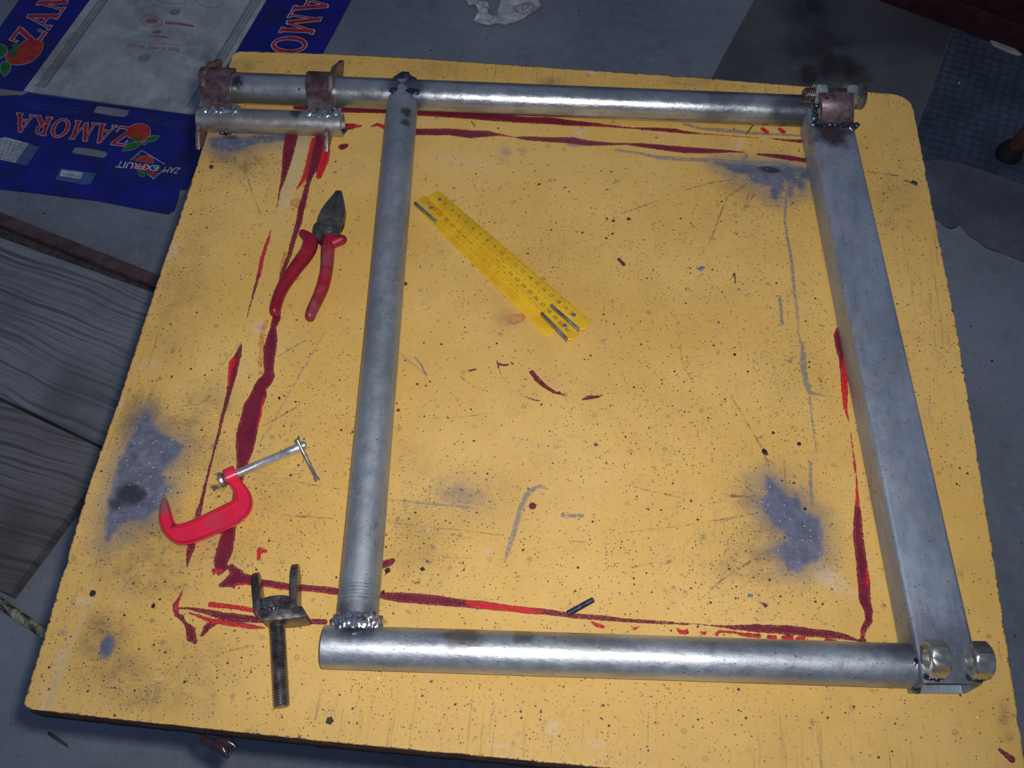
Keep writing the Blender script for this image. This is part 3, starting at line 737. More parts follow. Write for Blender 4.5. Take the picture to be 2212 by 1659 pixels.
    h = m.math('SUBTRACT', h, m.math('MULTIPLY', eb, 1.2))
    nr = m.bump(h, 0.55, 0.0006)
    nr = m.bump(m.noise(60, 4), 0.12, 0.002, nr)
    rough = m.mix(rd, m.ramp(m.noise(200, 3), 0.3, 0.7, 0.42, 0.62), 0.36)
    return m.out(base, rough, 0, nr, 0.35)

M_yel = yellow_material()
m = NT('fibre_edge')
M_edge = m.out(m.mix(m.ramp(m.noise(1.0, 5, 0.7, vec=m.mapv(scale=(60, 60, 500))), 0.35, 0.7), (0.045, 0.022, 0.018), (0.13, 0.075, 0.055)), 0.85, 0,
               m.bump(m.noise(500, 4), 0.6, 0.001), 0.2)
M_leg = plain('dark_steel_leg', (0.07, 0.05, 0.045), 0.6, 0.3)

table = thing('workbench', 'worktable with a scorched yellow board top marked in red paint under the welded frame', 'table', (0.39, 0.37, 0))
me = build_top()
me.materials.append(M_yel); me.materials.append(M_edge)
top = link('tabletop', me, None, table)
top['label'] = 'yellow painted board with scorch marks and red paint strokes'
for sx, sy in ((0.10, 0.22), (0.68, 0.22), (0.10, 0.63), (0.68, 0.63)):
    bm = bmesh.new()
    boxo(bm, (sx, sy, (HT - 0.025) / 2 + 0.0), (1, 0, 0), (0, 1, 0), (0, 0, 1), 0.02, 0.02, (HT - 0.025) / 2, 0.002)
    obj('leg', bm, M_leg, table)
bm = bmesh.new()
for y_ in (0.22, 0.63): boxo(bm, (0.39, y_, HT - 0.045), (1, 0, 0), (0, 1, 0), (0, 0, 1), 0.27, 0.012, 0.02, 0.002)
for x_ in (0.10, 0.68): boxo(bm, (x_, 0.425, HT - 0.045), (1, 0, 0), (0, 1, 0), (0, 0, 1), 0.012, 0.190, 0.02, 0.002)
obj('apron', bm, M_leg, table)
# a drip of dark glue frozen under the near edge
M_drip = plain('dark_glue', (0.035, 0.022, 0.03), 0.16, 0.0, 0.3, 90, 0.3, 0.6)
bm = bmesh.new()
pts = [(428, 1585, 6), (447, 1600, 10), (463, 1606, 13), (478, 1613, 15), (486, 1624, 12), (490, 1635, 6), (491, 1640, 2)]
sp = spline(pts, 5)
sweep(bm, [(at(p[0], p[1], -0.030), p[2] * 0.0003, p[2] * 0.0003) for p in sp], 14)
sp = spline([(470, 1600, 12), (492, 1602, 14), (507, 1612, 8), (500, 1622, 5), (492, 1634, 3)], 5)
sweep(bm, [(at(p[0], p[1], -0.030), p[2] * 0.0003, p[2] * 0.0003) for p in sp], 14)
o = obj('glue_drip', bm, M_drip, table, label='glossy dark drip hanging under the near edge')

# ------------------------------------------------------------------ metals
def galv(name, spots=(), seam=None, base=((0.30, 0.32, 0.33), (0.52, 0.55, 0.57)), rough=(0.30, 0.50), rust=0.0, scl=(1, 1, 1), metal=0.85):
    m = NT(name)
    v = m.mapv(scale=scl)
    c = m.mix(m.ramp(m.noise(26, 7, 0.68, vec=v), 0.35, 0.68), base[0], base[1])
    c = m.mix(m.ramp(m.noise(120, 6, 0.75, vec=v), 0.52, 0.75, 0, 0.6), c, tuple(x * 0.45 for x in base[0]))
    c = m.mix(m.ramp(m.noise(7, 3, 0.6), 0.45, 0.75, 0, 0.35), c, (0.36, 0.33, 0.25))
    vv = m.vor(260)
    sp = m.new('ShaderNodeSeparateColor'); m.plug(sp.inputs[0], vv.outputs['Color'])
    pit = m.math('MULTIPLY', m.ramp(vv.outputs['Distance'], 0.22, 0.12), m.math('GREATER_THAN', sp.outputs[0], 0.80))
    c = m.mix(m.math('MULTIPLY', pit, 0.8), c, (0.06, 0.07, 0.085))
    mt = metal
    if rust:
        rm = m.math('MULTIPLY', m.ramp(m.noise(210, 5, 0.7), 0.56, 0.64), m.ramp(m.noise(14, 4, 0.6), 0.36, 0.58))
        c = m.mix(m.math('MULTIPLY', rm, rust), c, (0.20, 0.085, 0.045))
        mt = m.math('SUBTRACT', metal, m.math('MULTIPLY', rm, 0.6 * rust))
    for p, r, col, s_, wob in spots:
        c = m.mix(m.math('MULTIPLY', m.near(p, r, 0.35, None, wob), s_), c, col)
    rg = m.ramp(m.noise(70, 5, 0.7), 0.3, 0.7, rough[0], rough[1])
    nr = m.bump(m.noise(260, 5, 0.7, vec=v), 0.35, 0.0008)
    nr = m.bump(m.noise(30, 4, 0.6), 0.12, 0.002, nr)
    return m.out(c, rg, mt, nr, 0.5)

def dark_metal(name, a, b, rough=0.35, metal=0.8, scale=90):
    m = NT(name)
    c = m.mix(m.ramp(m.noise(scale, 6, 0.7), 0.35, 0.68), a, b)
    return m.out(c, m.ramp(m.noise(scale * 2, 3), 0.3, 0.7, rough * 0.8, rough * 1.3), metal, m.bump(m.noise(scale * 4, 4), 0.25, 0.0006), 0.5)

M_weld = dark_metal('weld_bead', (0.22, 0.23, 0.27), (0.70, 0.72, 0.78), 0.20, 0.9, 260)
M_slag = dark_metal('burnt_weld', (0.025, 0.03, 0.045), (0.12, 0.14, 0.19), 0.25, 0.8, 200)
M_burn = dark_metal('heat_browned_plate', (0.085, 0.040, 0.045), (0.20, 0.15, 0.17), 0.42, 0.55, 60)
M_zinc = dark_metal('zinc_plate', (0.42, 0.42, 0.36), (0.62, 0.63, 0.60), 0.26, 0.9, 60)
M_steel = dark_metal('dark_steel', (0.10, 0.09, 0.085), (0.26, 0.24, 0.22), 0.32, 0.85, 90)
M_bright = dark_metal('bright_steel', (0.55, 0.57, 0.60), (0.72, 0.74, 0.77), 0.34, 0.85, 60)

# ------------------------------------------------------------------ the welded frame
RP = 0.01685
FR0 = Vector((0.40, 0.36, HT))
frame = thing('welded_frame', 'welded frame of grey pipes and a rust-speckled box tube lying on the yellow board', 'metal frame', FR0)
tL = at(452, 187.5, RP); tR = at(1752, 240.5, RP)
bL = at(699, 1397, RP); bR = at(1985, 1438.5, RP)
vT = at(872, 195, RP); vB = at(770, 1357, RP)
def rel(p): return tuple(Vector(p) - FR0)
DK = (0.03, 0.035, 0.05)
wp = at(874, 196, 0.030)
M_top = galv('galvanised_top_pipe', [(rel(wp), 0.030, (0.10, 0.12, 0.18), .85, .6), (rel(at(1735, 240, .03)), 0.045, (0.09, 0.10, 0.12), .8, .5),
      (rel(at(514, 178, .03)), 0.010, (0.03, 0.035, 0.06), .9, .6), (rel(at(645, 193, .03)), 0.0026, DK, .95, .2), (rel(at(1560, 208, .03)), 0.04, (0.14, .15, .18), .6, .8),
      (rel(at(790, 220, .03)), .03, (.26, .24, .20), .5, .5)],
      base=((0.32, 0.34, 0.36), (0.56, 0.59, 0.62)), rough=(0.20, 0.34), scl=(0.3, 1, 1))
M_bot = galv('galvanised_bottom_pipe', [(rel(at(1000, 1370, .03)), 0.020, (0.15, 0.13, 0.10), .7, .8), (rel(at(1130, 1372, .03)), 0.013, (0.17, 0.14, 0.10), .6, .8),
      (rel(at(1960, 1400, .03)), 0.036, (0.11, 0.12, 0.17), .75, .6), (rel(at(775, 1358, .03)), .020, (0.10, .12, .17), .8, .5)],
      base=((0.36, 0.39, 0.43), (0.58, 0.62, 0.67)), rough=(0.34, 0.52), scl=(0.4, 1, 1))
M_ver = galv('galvanised_upright_pipe', [(rel(at(878, 240, .033)), 0.009, (0.10, 0.115, 0.10), .95, .45), (rel(at(876, 262, .033)), 0.008, (0.10, 0.115, 0.10), .9, .45),
      (rel(at(770, 1345, .03)), 0.024, (0.13, 0.13, 0.16), .8, .6)],
      base=((0.33, 0.37, 0.41), (0.43, 0.475, 0.52)), rough=(0.46, 0.60), scl=(1, 0.4, 1))
M_tube = galv('rusty_box_tube', [(rel(at(1800, 285, .037)), 0.030, (0.07, 0.045, 0.05), .95, .5), (rel(at(2040, 1420, .037)), 0.045, (0.10, 0.11, 0.16), .75, .6)],
      base=((0.27, 0.32, 0.40), (0.40, 0.45, 0.55)), rough=(0.46, 0.58), rust=0.9, scl=(1, 0.35, 1), metal=0.75)

bm = bmesh.new(); pipe(bm, tL, tR, RP); obj('top_pipe', bm, M_top, frame)
bm = bmesh.new(); pipe(bm, bL, bR, RP); obj('bottom_pipe', bm, M_bot, frame)
# upright pipe with the lathe grooves near its near end
Lv = (vB - vT).length
gro = []
for k in range(5):
    d = (at(771, 1296 + k * 7.5, 0.03) - at(872, 195, 0.03)).length
    gro += [(d - 0.0012, RP), (d - 0.0004, RP - 0.0006), (d + 0.0004, RP - 0.0006), (d + 0.0012, RP)]
bm = bmesh.new(); pipe(bm, vT, vB, RP, extra=gro); obj('upright_pipe', bm, M_ver, frame)

# box tube
HB = 0.0355
ax0 = at(1798, 268, HB); ax1 = at(2058, 1475, HB)      # centre of its top face
ax0.z = ax1.z = HT + HB
uT = (ax1 - ax0).normalized(); sT = Vector((0, 0, 1)).cross(uT).normalized()
if sT.x < 0: sT = -sT
WB = 0.0228
def rect_ring(bm, c, w, h0, h1, cr):
    pts = []
    for cx_, cz_, a0 in ((w - cr, h1 - cr, 0), (-w + cr, h1 - cr, 90), (-w + cr, h0 + cr, 180), (w - cr, h0 + cr, 270)):
        for k in range(4):
            a = math.radians(a0 + 30 * k)
            pts.append(bm.verts.new(Vector(c) + sT * (cx_ + cr * math.cos(a)) + Vector((0, 0, cz_ + cr * math.sin(a)))))
    return pts
bm = bmesh.new()
st0 = ax0 - uT * 0.022
secs = []
Lt = (ax1 - st0).length
for k in range(17):
    c = st0 + uT * (Lt * k / 16)
    secs.append(rect_ring(bm, c, WB, -HB + 0.0002, 0.0, 0.0035))
inn = []
for k in (16, 0):
    c = st0 + uT * (Lt * k / 16)
    inn.append(rect_ring(bm, c, WB - 0.0028, -HB + 0.003, -0.0028, 0.0012))
seq = secs + inn + [secs[0]]
for a, c in zip(seq, seq[1:]):
    for k in range(16):
        bm.faces.new((a[k], a[(k + 1) % 16], c[(k + 1) % 16], c[k]))
obj('box_tube', bm, M_tube, frame, label='rust-speckled rectangular tube')

# weld joining the upright to both pipes
bm = bmesh.new()
uv = (vB - vT).normalized(); sv = uv.cross(Vector((0, 0, 1))).normalized()
for k in range(15):
    a = math.pi * (k / 14)
    p = at(772, 1344, RP); p.z = HT + RP
    q = p + sv * (RP + 0.0002) * math.cos(a) + Vector((0, 0, (RP + 0.0002) * math.sin(a))) + uv * (0.001 + 0.004 * math.sin(a))
    blob(bm, q, 0.0036 * random.uniform(.8, 1.2), 1.2, 1.6, 0.9, 2, 0.5, k)
    if 2 < k < 12: blob(bm, q - uv * 0.005 + Vector((0, 0, -0.0018)), 0.0034, 1.2, 1.3, 0.9, 2, 0.4, k + 30)
obj('weld_bead', bm, M_weld, frame)
bm = bmesh.new()
for k in range(11):
    a = math.pi * (0.10 + 0.8 * k / 10)
    q = at(874, 206, RP); q.z = HT + RP
    q = q + sv * (RP * 0.92) * math.cos(a) + Vector((0, 0, RP * 0.97 * math.sin(a))) - uv * (0.001 + 0.012 * math.sin(a) ** 3)
    blob(bm, q, 0.0046 * random.uniform(.8, 1.2), 1.2, 1.1, 0.45, 2, 0.45, k)
for k in range(9):
    q = at(852 + 5.6 * k, 196 + random.uniform(-4, 4), 2 * RP - .0022)
    blob(bm, q, 0.0034 * random.uniform(.7, 1.3), 1.4, 1.1, 0.5, 2, 0.6, k + 50)
obj('weld_bead', bm, M_slag, frame, label='blackened weld')

# seams round the ends where pipes meet the box tube
bm = bmesh.new()
for k in range(9):
    t = k / 8
    p = at(1748 + 6 * t, 208 + 66 * t, 0.030 - 0.02 * t)
    blob(bm, p, 0.0036 * random.uniform(.8, 1.2), 1, 1.3, 1, 2, 0.4, k)
obj('weld_bead', bm, M_weld, frame)
bm = bmesh.new()
for k in range(9):
    t = k / 8
    p = at(1975 + 4 * t, 1398 + 86 * t, 0.032 - 0.03 * abs(t - .35))
    blob(bm, p, 0.0042 * random.uniform(.8, 1.2), 1, 1.3, 1, 2, 0.4, k + 9)
obj('weld_bead', bm, M_slag, frame)

# -------- near end: two nuts welded upright on the tube
def nut(px, py, z, parent, mat, af=0.0245, th=0.0145, hole=0.0069, rot=0.3):
    bm = bmesh.new()
    hexnut(bm, at(px, py, z), sT, af, th, hole, rot)
    return obj('nut', bm, mat, parent)
nut(2022, 1423, HB + 0.0122, frame, M_zinc, rot=0.2)
nut(2115, 1426, HB + 0.0110, frame, M_zinc, rot=0.45)
bm = bmesh.new()
beads(bm, [at(2000 + 7 * k, 1462 + (k % 2) * 3, HB + .001) for k in range(6)], 0.0026)
beads(bm, [at(2096 + 6 * k, 1465, HB + .001) for k in range(5)], 0.0030)
beads(bm, [at(1996, 1400 + 9 * k, HB + .001) for k in range(4)], 0.0024)
obj('weld_bead', bm, M_slag, frame)

# -------- far end: saddle plate, two nuts and the bolt through them
zb = HB + 0.0125
c_b0 = at(1736, 205, zb); c_b1 = at(1874, 208, zb)
ub = (c_b1 - c_b0).normalized(); LB = (c_b1 - c_b0).length * 0.865
bm = bmesh.new(); thread(bm, c_b0, c_b0 + ub * (LB - .004), 0.0079, 0.002, 0.0011)
bolt = obj('bolt', bm, M_steel, frame, label='dark hex bolt through the nuts')
bm = bmesh.new(); hexnut(bm, c_b0 + ub * LB, ub, 0.0245, 0.0105, 0, 0.25)
obj('bolt_head', bm, M_steel, bolt)
for px in (1769, 1835):
    bm = bmesh.new()
    c = at(px, 205, zb); t = (c - c_b0).dot(ub)
    hexnut(bm, c_b0 + ub * t, ub, 0.0245, 0.0125, 0.0079, 0.5)
    obj('nut', bm, M_zinc, frame)
# bowed plate leaning from the weld up to the bolt
bm = bmesh.new()
NS = 10
rows = []
for i in range(NS + 1):
    t = i / NS
    row = []
    for j in range(9):
        s_ = j / 8
        x = 1768 + 76 * s_ + (5 * math.sin(math.pi * t)) * (1 if s_ > .5 else 1)
        x += (-6 if s_ > .5 else 6) * math.sin(math.pi * t) * abs(2 * s_ - 1) * 0.6
        y = 268 - 68 * t
        z = HB + 0.001 + 0.0235 * math.sin(t * math.pi * 0.50) + 0.0015 * math.sin(math.pi * s_)
        row.append(at(x, y, z))
    rows.append(row)
vtop = [[bm.verts.new(p) for p in r] for r in rows]
vbot = [[bm.verts.new(p + Vector((0, 0.002, -0.0042))) for p in r] for r in rows]
for i in range(NS):
    for j in range(8):
        bm.faces.new((vtop[i][j], vtop[i][j + 1], vtop[i + 1][j + 1], vtop[i + 1][j]))
        bm.faces.new((vbot[i][j], vbot[i + 1][j], vbot[i + 1][j + 1], vbot[i][j + 1]))
for i in range(NS):
    for j in (0, 8):
        bm.faces.new((vtop[i][j], vtop[i + 1][j], vbot[i + 1][j], vbot[i][j]))
for j in range(8):
    for i in (0, NS):
        bm.faces.new((vtop[i][j], vtop[i][j + 1], vbot[i][j + 1], vbot[i][j]))
plate = obj('saddle_plate', bm, M_burn, frame, label='reddish heat-browned plate')
bm = bmesh.new()
blob(bm, at(1787, 212, HB + .0238), 0.0022, 1.5, 1, 0.6, 2, 0.1, 1)
obj('punch_mark', bm, plain('pit', (0.01, 0.01, 0.012), 0.8), plate)
bm = bmesh.new()
beads(bm, [at(1762 + 11 * k, 268 + (k % 2) * 3, HB + .002) for k in range(9)], 0.0042, 0.7, 0.35)
beads(bm, [at(1760 + 2 * (k % 2), 258 - 9 * k, HB + .004 + .002 * k) for k in range(5)], 0.0034)
obj('weld_bead', bm, M_slag, frame)

# -------- left end: two brackets, short tube under them
RS = 0.0132
sL = at(430, 258, RS); sR = at(741, 269, RS)
M_short = galv('short_tube_metal', [(rel(at(640, 243, .026)), .010, (.05, .06, .07), .8, .6), (rel(at(470, 275, .02)), .018, (.22, .15, .13), .5, .6)],
               base=((0.34, 0.33, 0.33), (0.55, 0.53, 0.51)), rough=(0.26, 0.40), scl=(0.3, 1, 1))
bm = bmesh.new(); pipe(bm, sL, sR, RS, 0.003, 36)
obj('short_tube', bm, M_short, frame, label='short pipe parallel to the top pipe')
uP = (tR - tL).normalized(); yP = Vector((0, 0, 1)).cross(uP).normalized()
M_fin = dark_metal('fin_metal', (0.13, 0.075, 0.075), (0.26, 0.21, 0.20), 0.42, 0.6, 80)
def pipe_pt(px):      # centre of the top pipe under picture column px
    a = at(px, 187.5 + (px - 452) * (240.5 - 187.5) / 1300, RP); a.z = HT + RP
    return a
def short_pt(px):
    a = at(px, 258 + (px - 430) * 11 / 311, RS); a.z = HT + RS
    return a
for (xa, xb, fx, ft, fb, lean) in ((440, 508, 456, (452, 128), (461, 326), 1), (668, 722, 724, (724, 131), (718, 330), -1)):
    # profile across the pipes: over the far shoulder, down to the short tube
    cp = (pipe_pt(xa) + pipe_pt(xb)) / 2; csn = (short_pt(xa) + short_pt(xb)) / 2
    half = (pipe_pt(xb) - pipe_pt(xa)).length / 2
    dy = (cp - csn).dot(yP)
    prof = []
    for a in (150, 130, 112, 95, 80, 68):
        a = math.radians(a)
        prof.append((-(RP + 0.001) * math.cos(a) , (RP + 0.0004) * math.sin(a)))
    # (offset towards the viewer is negative yP)
    pr = [(-x if False else x, z) for x, z in prof]
    pts = [cp + yP * (-math.cos(math.radians(a)) * (RP + .0006)) + Vector((0, 0, (RP + .0006) * math.sin(math.radians(a)))) for a in (155, 140, 125, 110, 95, 80, 65)]
    end = csn + yP * 0.005 + Vector((0, 0, RS * 0.93))
    pts += [pts[-1].lerp(end, t) + Vector((0, 0, 0.0012 * math.sin(math.pi * t))) for t in (0.35, 0.7, 1.0)]
    bm = bmesh.new()
    rings = []
    for i, p in enumerate(pts):
        a_, b_ = pts[max(i - 1, 0)], pts[min(i + 1, len(pts) - 1)]
        t = (b_ - a_).normalized(); nrm = uP.cross(t).normalized()
        if nrm.z < 0: nrm = -nrm
        hw = half * (1.0 if i < 7 else 1.0 - 0.03 * (i - 6))
        r_ = []
        for s1, s2 in ((-1, 0), (-1, 1), (1, 1), (1, 0)):
            r_.append(bm.verts.new(p + uP * hw * s1 + nrm * 0.0038 * s2))
        rings.append(r_)
    for a, c in zip(rings, rings[1:]):
        for k in range(4): bm.faces.new((a[k], a[(k + 1) % 4], c[(k + 1) % 4], c[k]))
    bm.faces.new(rings[0][::-1]); bm.faces.new(rings[-1])
    br = obj('bracket', bm, M_burn, frame, label='browned steel bracket bridging two pipes')
    # upright fin with pointed ends, square to the pipes
    fo = pipe_pt(fx)
    A_ = at(ft[0], ft[1], RP + .002); B_ = at(fb[0], fb[1], 0.004)
    ya, yb = (A_ - fo).dot(yP), (B_ - fo).dot(yP)
    shp = [(ya * 1.10, -0.001), (ya * 1.0, 0.003), (ya * 0.72, 0.010), (ya * 0.40, 0.0205), (-0.004, 0.0262), (-0.020, 0.0175), (-0.034, 0.008), (yb * 0.85, 0.000), (yb, -0.012),
           (yb * 0.9, -0.0164), (0, -0.0165), (ya * 0.45, -0.0160), (ya * 0.85, -0.008), (ya * 1.05, -0.005)]
    bm = bmesh.new()
    prism(bm, [fo + yP * y + Vector((0, 0, z)) + uP * (0.0022 * 1) for y, z in shp], uP * -0.0044, 0.0006)
    obj('fin', bm, M_fin, br)
    bm = bmesh.new()
    n_ = 9
    for k in range(n_):
        px = xa + 8 + (xb - xa - 2) * k / (n_ - 1)
        c = short_pt(px) + yP * (0.0045) + Vector((0, 0, RS * 0.93))
        blob(bm, c + Vector((0, random.uniform(-.001, .001) - .001, -.0004)), 0.0052 * random.uniform(.7, 1.15), 1, 1.25, 0.7, 3, 0.55, k + xa)
    for k in range(6):
        px = xa + 12 + (xb - xa - 8) * k / 5
        c = short_pt(px) + yP * (0.0005) + Vector((0, 0, RS * 0.98))
        blob(bm, c, 0.0026 * random.uniform(.7, 1.2), 1, 1.2, 0.8, 2, 0.4, k + xb)
    obj('weld_bead', bm, M_weld, br)
bm = bmesh.new()
beads(bm, [at(482 + 6 * k, 286 + (1 - abs(k - 1)) * 2, 0.006) for k in range(3)], 0.0028)
beads(bm, [at(733, 286, 0.006), at(744, 285, 0.004), at(507, 176, .03), at(514, 180, .031), at(519, 176, .030)], 0.0032)
obj('weld_bead', bm, M_slag, frame)

# ------------------------------------------------------------------ pliers
M_grip = plain('red_rubber', (0.26, 0.008, 0.022), 0.42, 0, 0.35, 40, 0.15, 0.4)
mm = NT('worn_red_rubber')
mc = mm.mix(mm.ramp(mm.noise(55, 5, 0.6), 0.4, 0.65), (0.20, 0.006, 0.018), (0.30, 0.009, 0.028))
mc = mm.mix(mm.ramp(mm.noise(20, 5, 0.65), 0.52, 0.72, 0, 0.7), mc, (0.20, 0.10, 0.12))
M_grip = mm.out(mc, 0.38, 0, mm.bump(mm.noise(300, 4), 0.15, 0.0006), 0.45)
M_jaw = dark_metal('jaw_steel', (0.085, 0.085, 0.085), (0.17, 0.165, 0.15), 0.36, 0.75, 70)
def c4(x, y, h): return at(540 + x / 4.879, 380 + y / 4.879, h)
pl = thing('pliers', 'combination pliers with worn red handles lying open on the board', 'pliers', c4(780, 700, 0))
left = [(932, 142), (900, 152), (860, 212), (800, 282), (750, 352), (716, 412), (702, 462), (712, 490), (760, 560), (830, 590), (880, 560), (872, 470), (868, 380), (880, 330), (905, 240)]
right = [(938, 142), (966, 152), (986, 242), (1002, 342), (996, 402), (962, 472), (945, 540), (932, 600), (918, 630), (840, 632), (780, 622), (740, 575), (760, 520), (830, 500), (878, 450), (874, 380), (886, 330), (911, 240)]
bm = bmesh.new(); prism(bm, [c4(x, y, 0.0118) for x, y in left], (0, 0, -0.0105), 0.0016, 3); obj('jaw', bm, M_jaw, pl)
bm = bmesh.new(); prism(bm, [c4(x, y, 0.0114) for x, y in right], (0, 0, -0.0100), 0.0016, 3); obj('jaw', bm, M_jaw, pl)
shank = [(700, 478), (668, 510), (655, 560), (656, 602), (690, 640), (735, 690), (765, 640), (770, 590), (740, 540)]
bm = bmesh.new(); prism(bm, [c4(x, y, 0.0108) for x, y in shank], (0, 0, -0.009), 0.0014, 3); obj('shank', bm, M_jaw, pl)
shank = [(780, 600), (930, 600), (900, 670), (790, 680)]
bm = bmesh.new(); prism(bm, [c4(x, y, 0.0112) for x, y in shank], (0, 0, -0.009), 0.0014, 3); obj('shank', bm, M_jaw, pl)
bm = bmesh.new(); lathe(bm, c4(822, 530, 0.0105), c4(822, 530, 0.0105) + Vector((0, 0, 0.0022)), [(0, .0092), (0.0016, .0092), (0.0022, .0082)], 28); obj('pivot', bm, M_jaw, pl)
def grip(pts, ear):
    bm = bmesh.new()
    sp = spline(pts, 5)
    P_ = []
    for i, (x, y, w) in enumerate(sp):
        r = (c4(x + w, y, .007) - c4(x - w, y, .007)).length / 2 * 0.96
        P_.append((c4(x, y, 0.0072), r, 0.0066))
    for t in (0.55, 0.85, 0.99):
        d = (P_[-1][0] - P_[-2][0]).normalized() if t == 0.55 else d
        if t == 0.55: l0, r0 = P_[-1][0].copy(), P_[-1][1]
        P_.append((l0 + d * r0 * t, r0 * math.sqrt(1 - t * t), 0.0066 * math.sqrt(1 - t * t)))
    a, b = P_[0], P_[1]
    P_.insert(0, (a[0] - (b[0] - a[0]) * 0.6, a[1] * 0.7, 0.005))
    sweep(bm, P_, 18)
    (x0, y0, w0), (x1, y1, w1), (x2, y2, w2) = ear
    E_ = []
    for x, y, w in spline(ear, 6):
        E_.append((c4(x, y, 0.0072), w * 0.000076, 0.0058))
    e0 = E_[-1]
    d = (E_[-1][0] - E_[-2][0]).normalized()
    for t in (0.5, 0.85, 0.99): E_.append((e0[0] + d * e0[1] * t, e0[1] * math.sqrt(1 - t * t), 0.0058 * math.sqrt(1 - t * t)))
    sweep(bm, E_, 14)
    return obj('grip', bm, M_grip, pl)
grip([(650, 650, 48), (640, 700, 82), (618, 780, 86), (560, 870, 86), (490, 960, 80), (420, 1060, 74), (362, 1150, 70), (320, 1230, 66), (290, 1310, 64), (268, 1390, 62), (262, 1430, 58)],
     [(650, 690, 110), (600, 640, 75), (560, 612, 55)])
grip([(842, 650, 68), (828, 700, 72), (820, 800, 75), (815, 900, 73), (805, 1000, 70), (790, 1080, 70), (765, 1170, 70), (730, 1260, 67), (692, 1340, 64), (655, 1420, 62), (634, 1480, 56)],
     [(850, 700, 110), (920, 685, 80), (975, 672, 60)])

# ------------------------------------------------------------------ folding rule
def rule_mat(name, a, b):
    m = NT(name)
    c = m.mix(m.ramp(m.noise(50, 5, 0.6), 0.35, 0.7), a, b)
    c = m.mix(m.ramp(m.noise(25, 5, 0.7), 0.58, 0.75, 0, 0.6), c, (0.33, 0.24, 0.05))
    return m.out(c, 0.45, 0, m.bump(m.noise(400, 3), 0.1, 0.0005), 0.4)
M_rule = rule_mat('yellow_lacquer', (0.52, 0.295, 0.010), (0.62, 0.375, 0.015))
M_rside_lit = rule_mat('yellow_lacquer_lit_side', (0.85, 0.56, 0.03), (0.95, 0.64, 0.04))  # brighter copy of the lacquer: light on the slat sides painted into the colour
M_hinge = dark_metal('rule_hinge', (0.24, 0.26, 0.26), (0.40, 0.43, 0.44), 0.35, 0.85, 60)
M_blk = plain('black_ink', (0.03, 0.028, 0.02), 0.6)
M_rink = plain('red_ink', (0.45, 0.03, 0.02), 0.6)
def c5(x, y, h): return at(860 + x / 4.366, 380 + y / 4.366, h)
rule = thing('folding_rule', 'folded yellow wooden metre rule lying fanned open right of the upright pipe', 'folding ruler', c5(980, 830, 0))
TH = 0.0032
def segment(a, b, z, rounda=True, roundb=True, w=0.0152, hing=()):
    """a, b: centre of the two ends (crop pixels), top of the slat at height z"""
    A_, B_ = c5(*a, z), c5(*b, z)
    d = (B_ - A_).normalized(); s_ = Vector((0, 0, 1)).cross(d).normalized()
    pts = []
    for end, c, rr in ((0, A_, rounda), (1, B_, roundb)):
        for k in range(9):
            t = math.pi * k / 8
            if rr: x_, y_ = math.sin(t) * 0.0055, math.cos(t) * w / 2
            else: x_, y_ = 0.0, (1 if k < 4 else -1) * w / 2
            if not rr and k not in (3, 4): continue
            if end == 0: pts.append(c - d * x_ + s_ * y_)
            else: pts.append(c + d * x_ - s_ * y_)
    bm = bmesh.new(); prism(bm, pts, (0, 0, -TH), 0.0005, 2)
    o = obj('slat', bm, M_rule, rule)
    o.data.materials.append(M_rside_lit)
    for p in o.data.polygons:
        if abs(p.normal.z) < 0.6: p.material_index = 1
    for (t0, t1, side) in hing:
        # steel clip wrapping one long edge
        c = A_ + (B_ - A_) * ((t0 + t1) / 2) + s_ * side * (w / 2)
        bm = bmesh.new()
        boxo(bm, c + Vector((0, 0, -TH / 2 + .0001)), d, s_, (0, 0, 1), (B_ - A_).length * (t1 - t0) / 2, 0.0012, TH / 2 + 0.0006, 0.0003)
        obj('clip', bm, M_hinge, o)
    return o, A_, d, s_, (B_ - A_).length
sC = segment((300, 330), (1455, 1465), TH * 1, True, False)
sB = segment((235, 235), (1590, 1425), TH * 2, True, True, hing=((-0.02, .14, -1),))
sD = segment((370, 200), (1640, 1485), TH * 3 , True, True, hing=((.83, 1.01, -1),))
sA = segment((355, 190), (1745, 1390), TH * 4, True, True, hing=((.83, 1.01, -1),))
def rivet(seg_, t, big=.0024):
    o, A_, d, s_, L = seg_
    p = A_ + d * L * t + Vector((0, 0, -0.0004))
    bm = bmesh.new(); lathe(bm, p, p + Vector((0, 0, 0.0010)), [(0, big), (0.0007, big), (0.0010, big * .7)], 16)
    obj('rivet', bm, M_hinge, o)
rivet(sA, .94); rivet(sD, .95); rivet(sB, .06); rivet(sA, .03, .002)
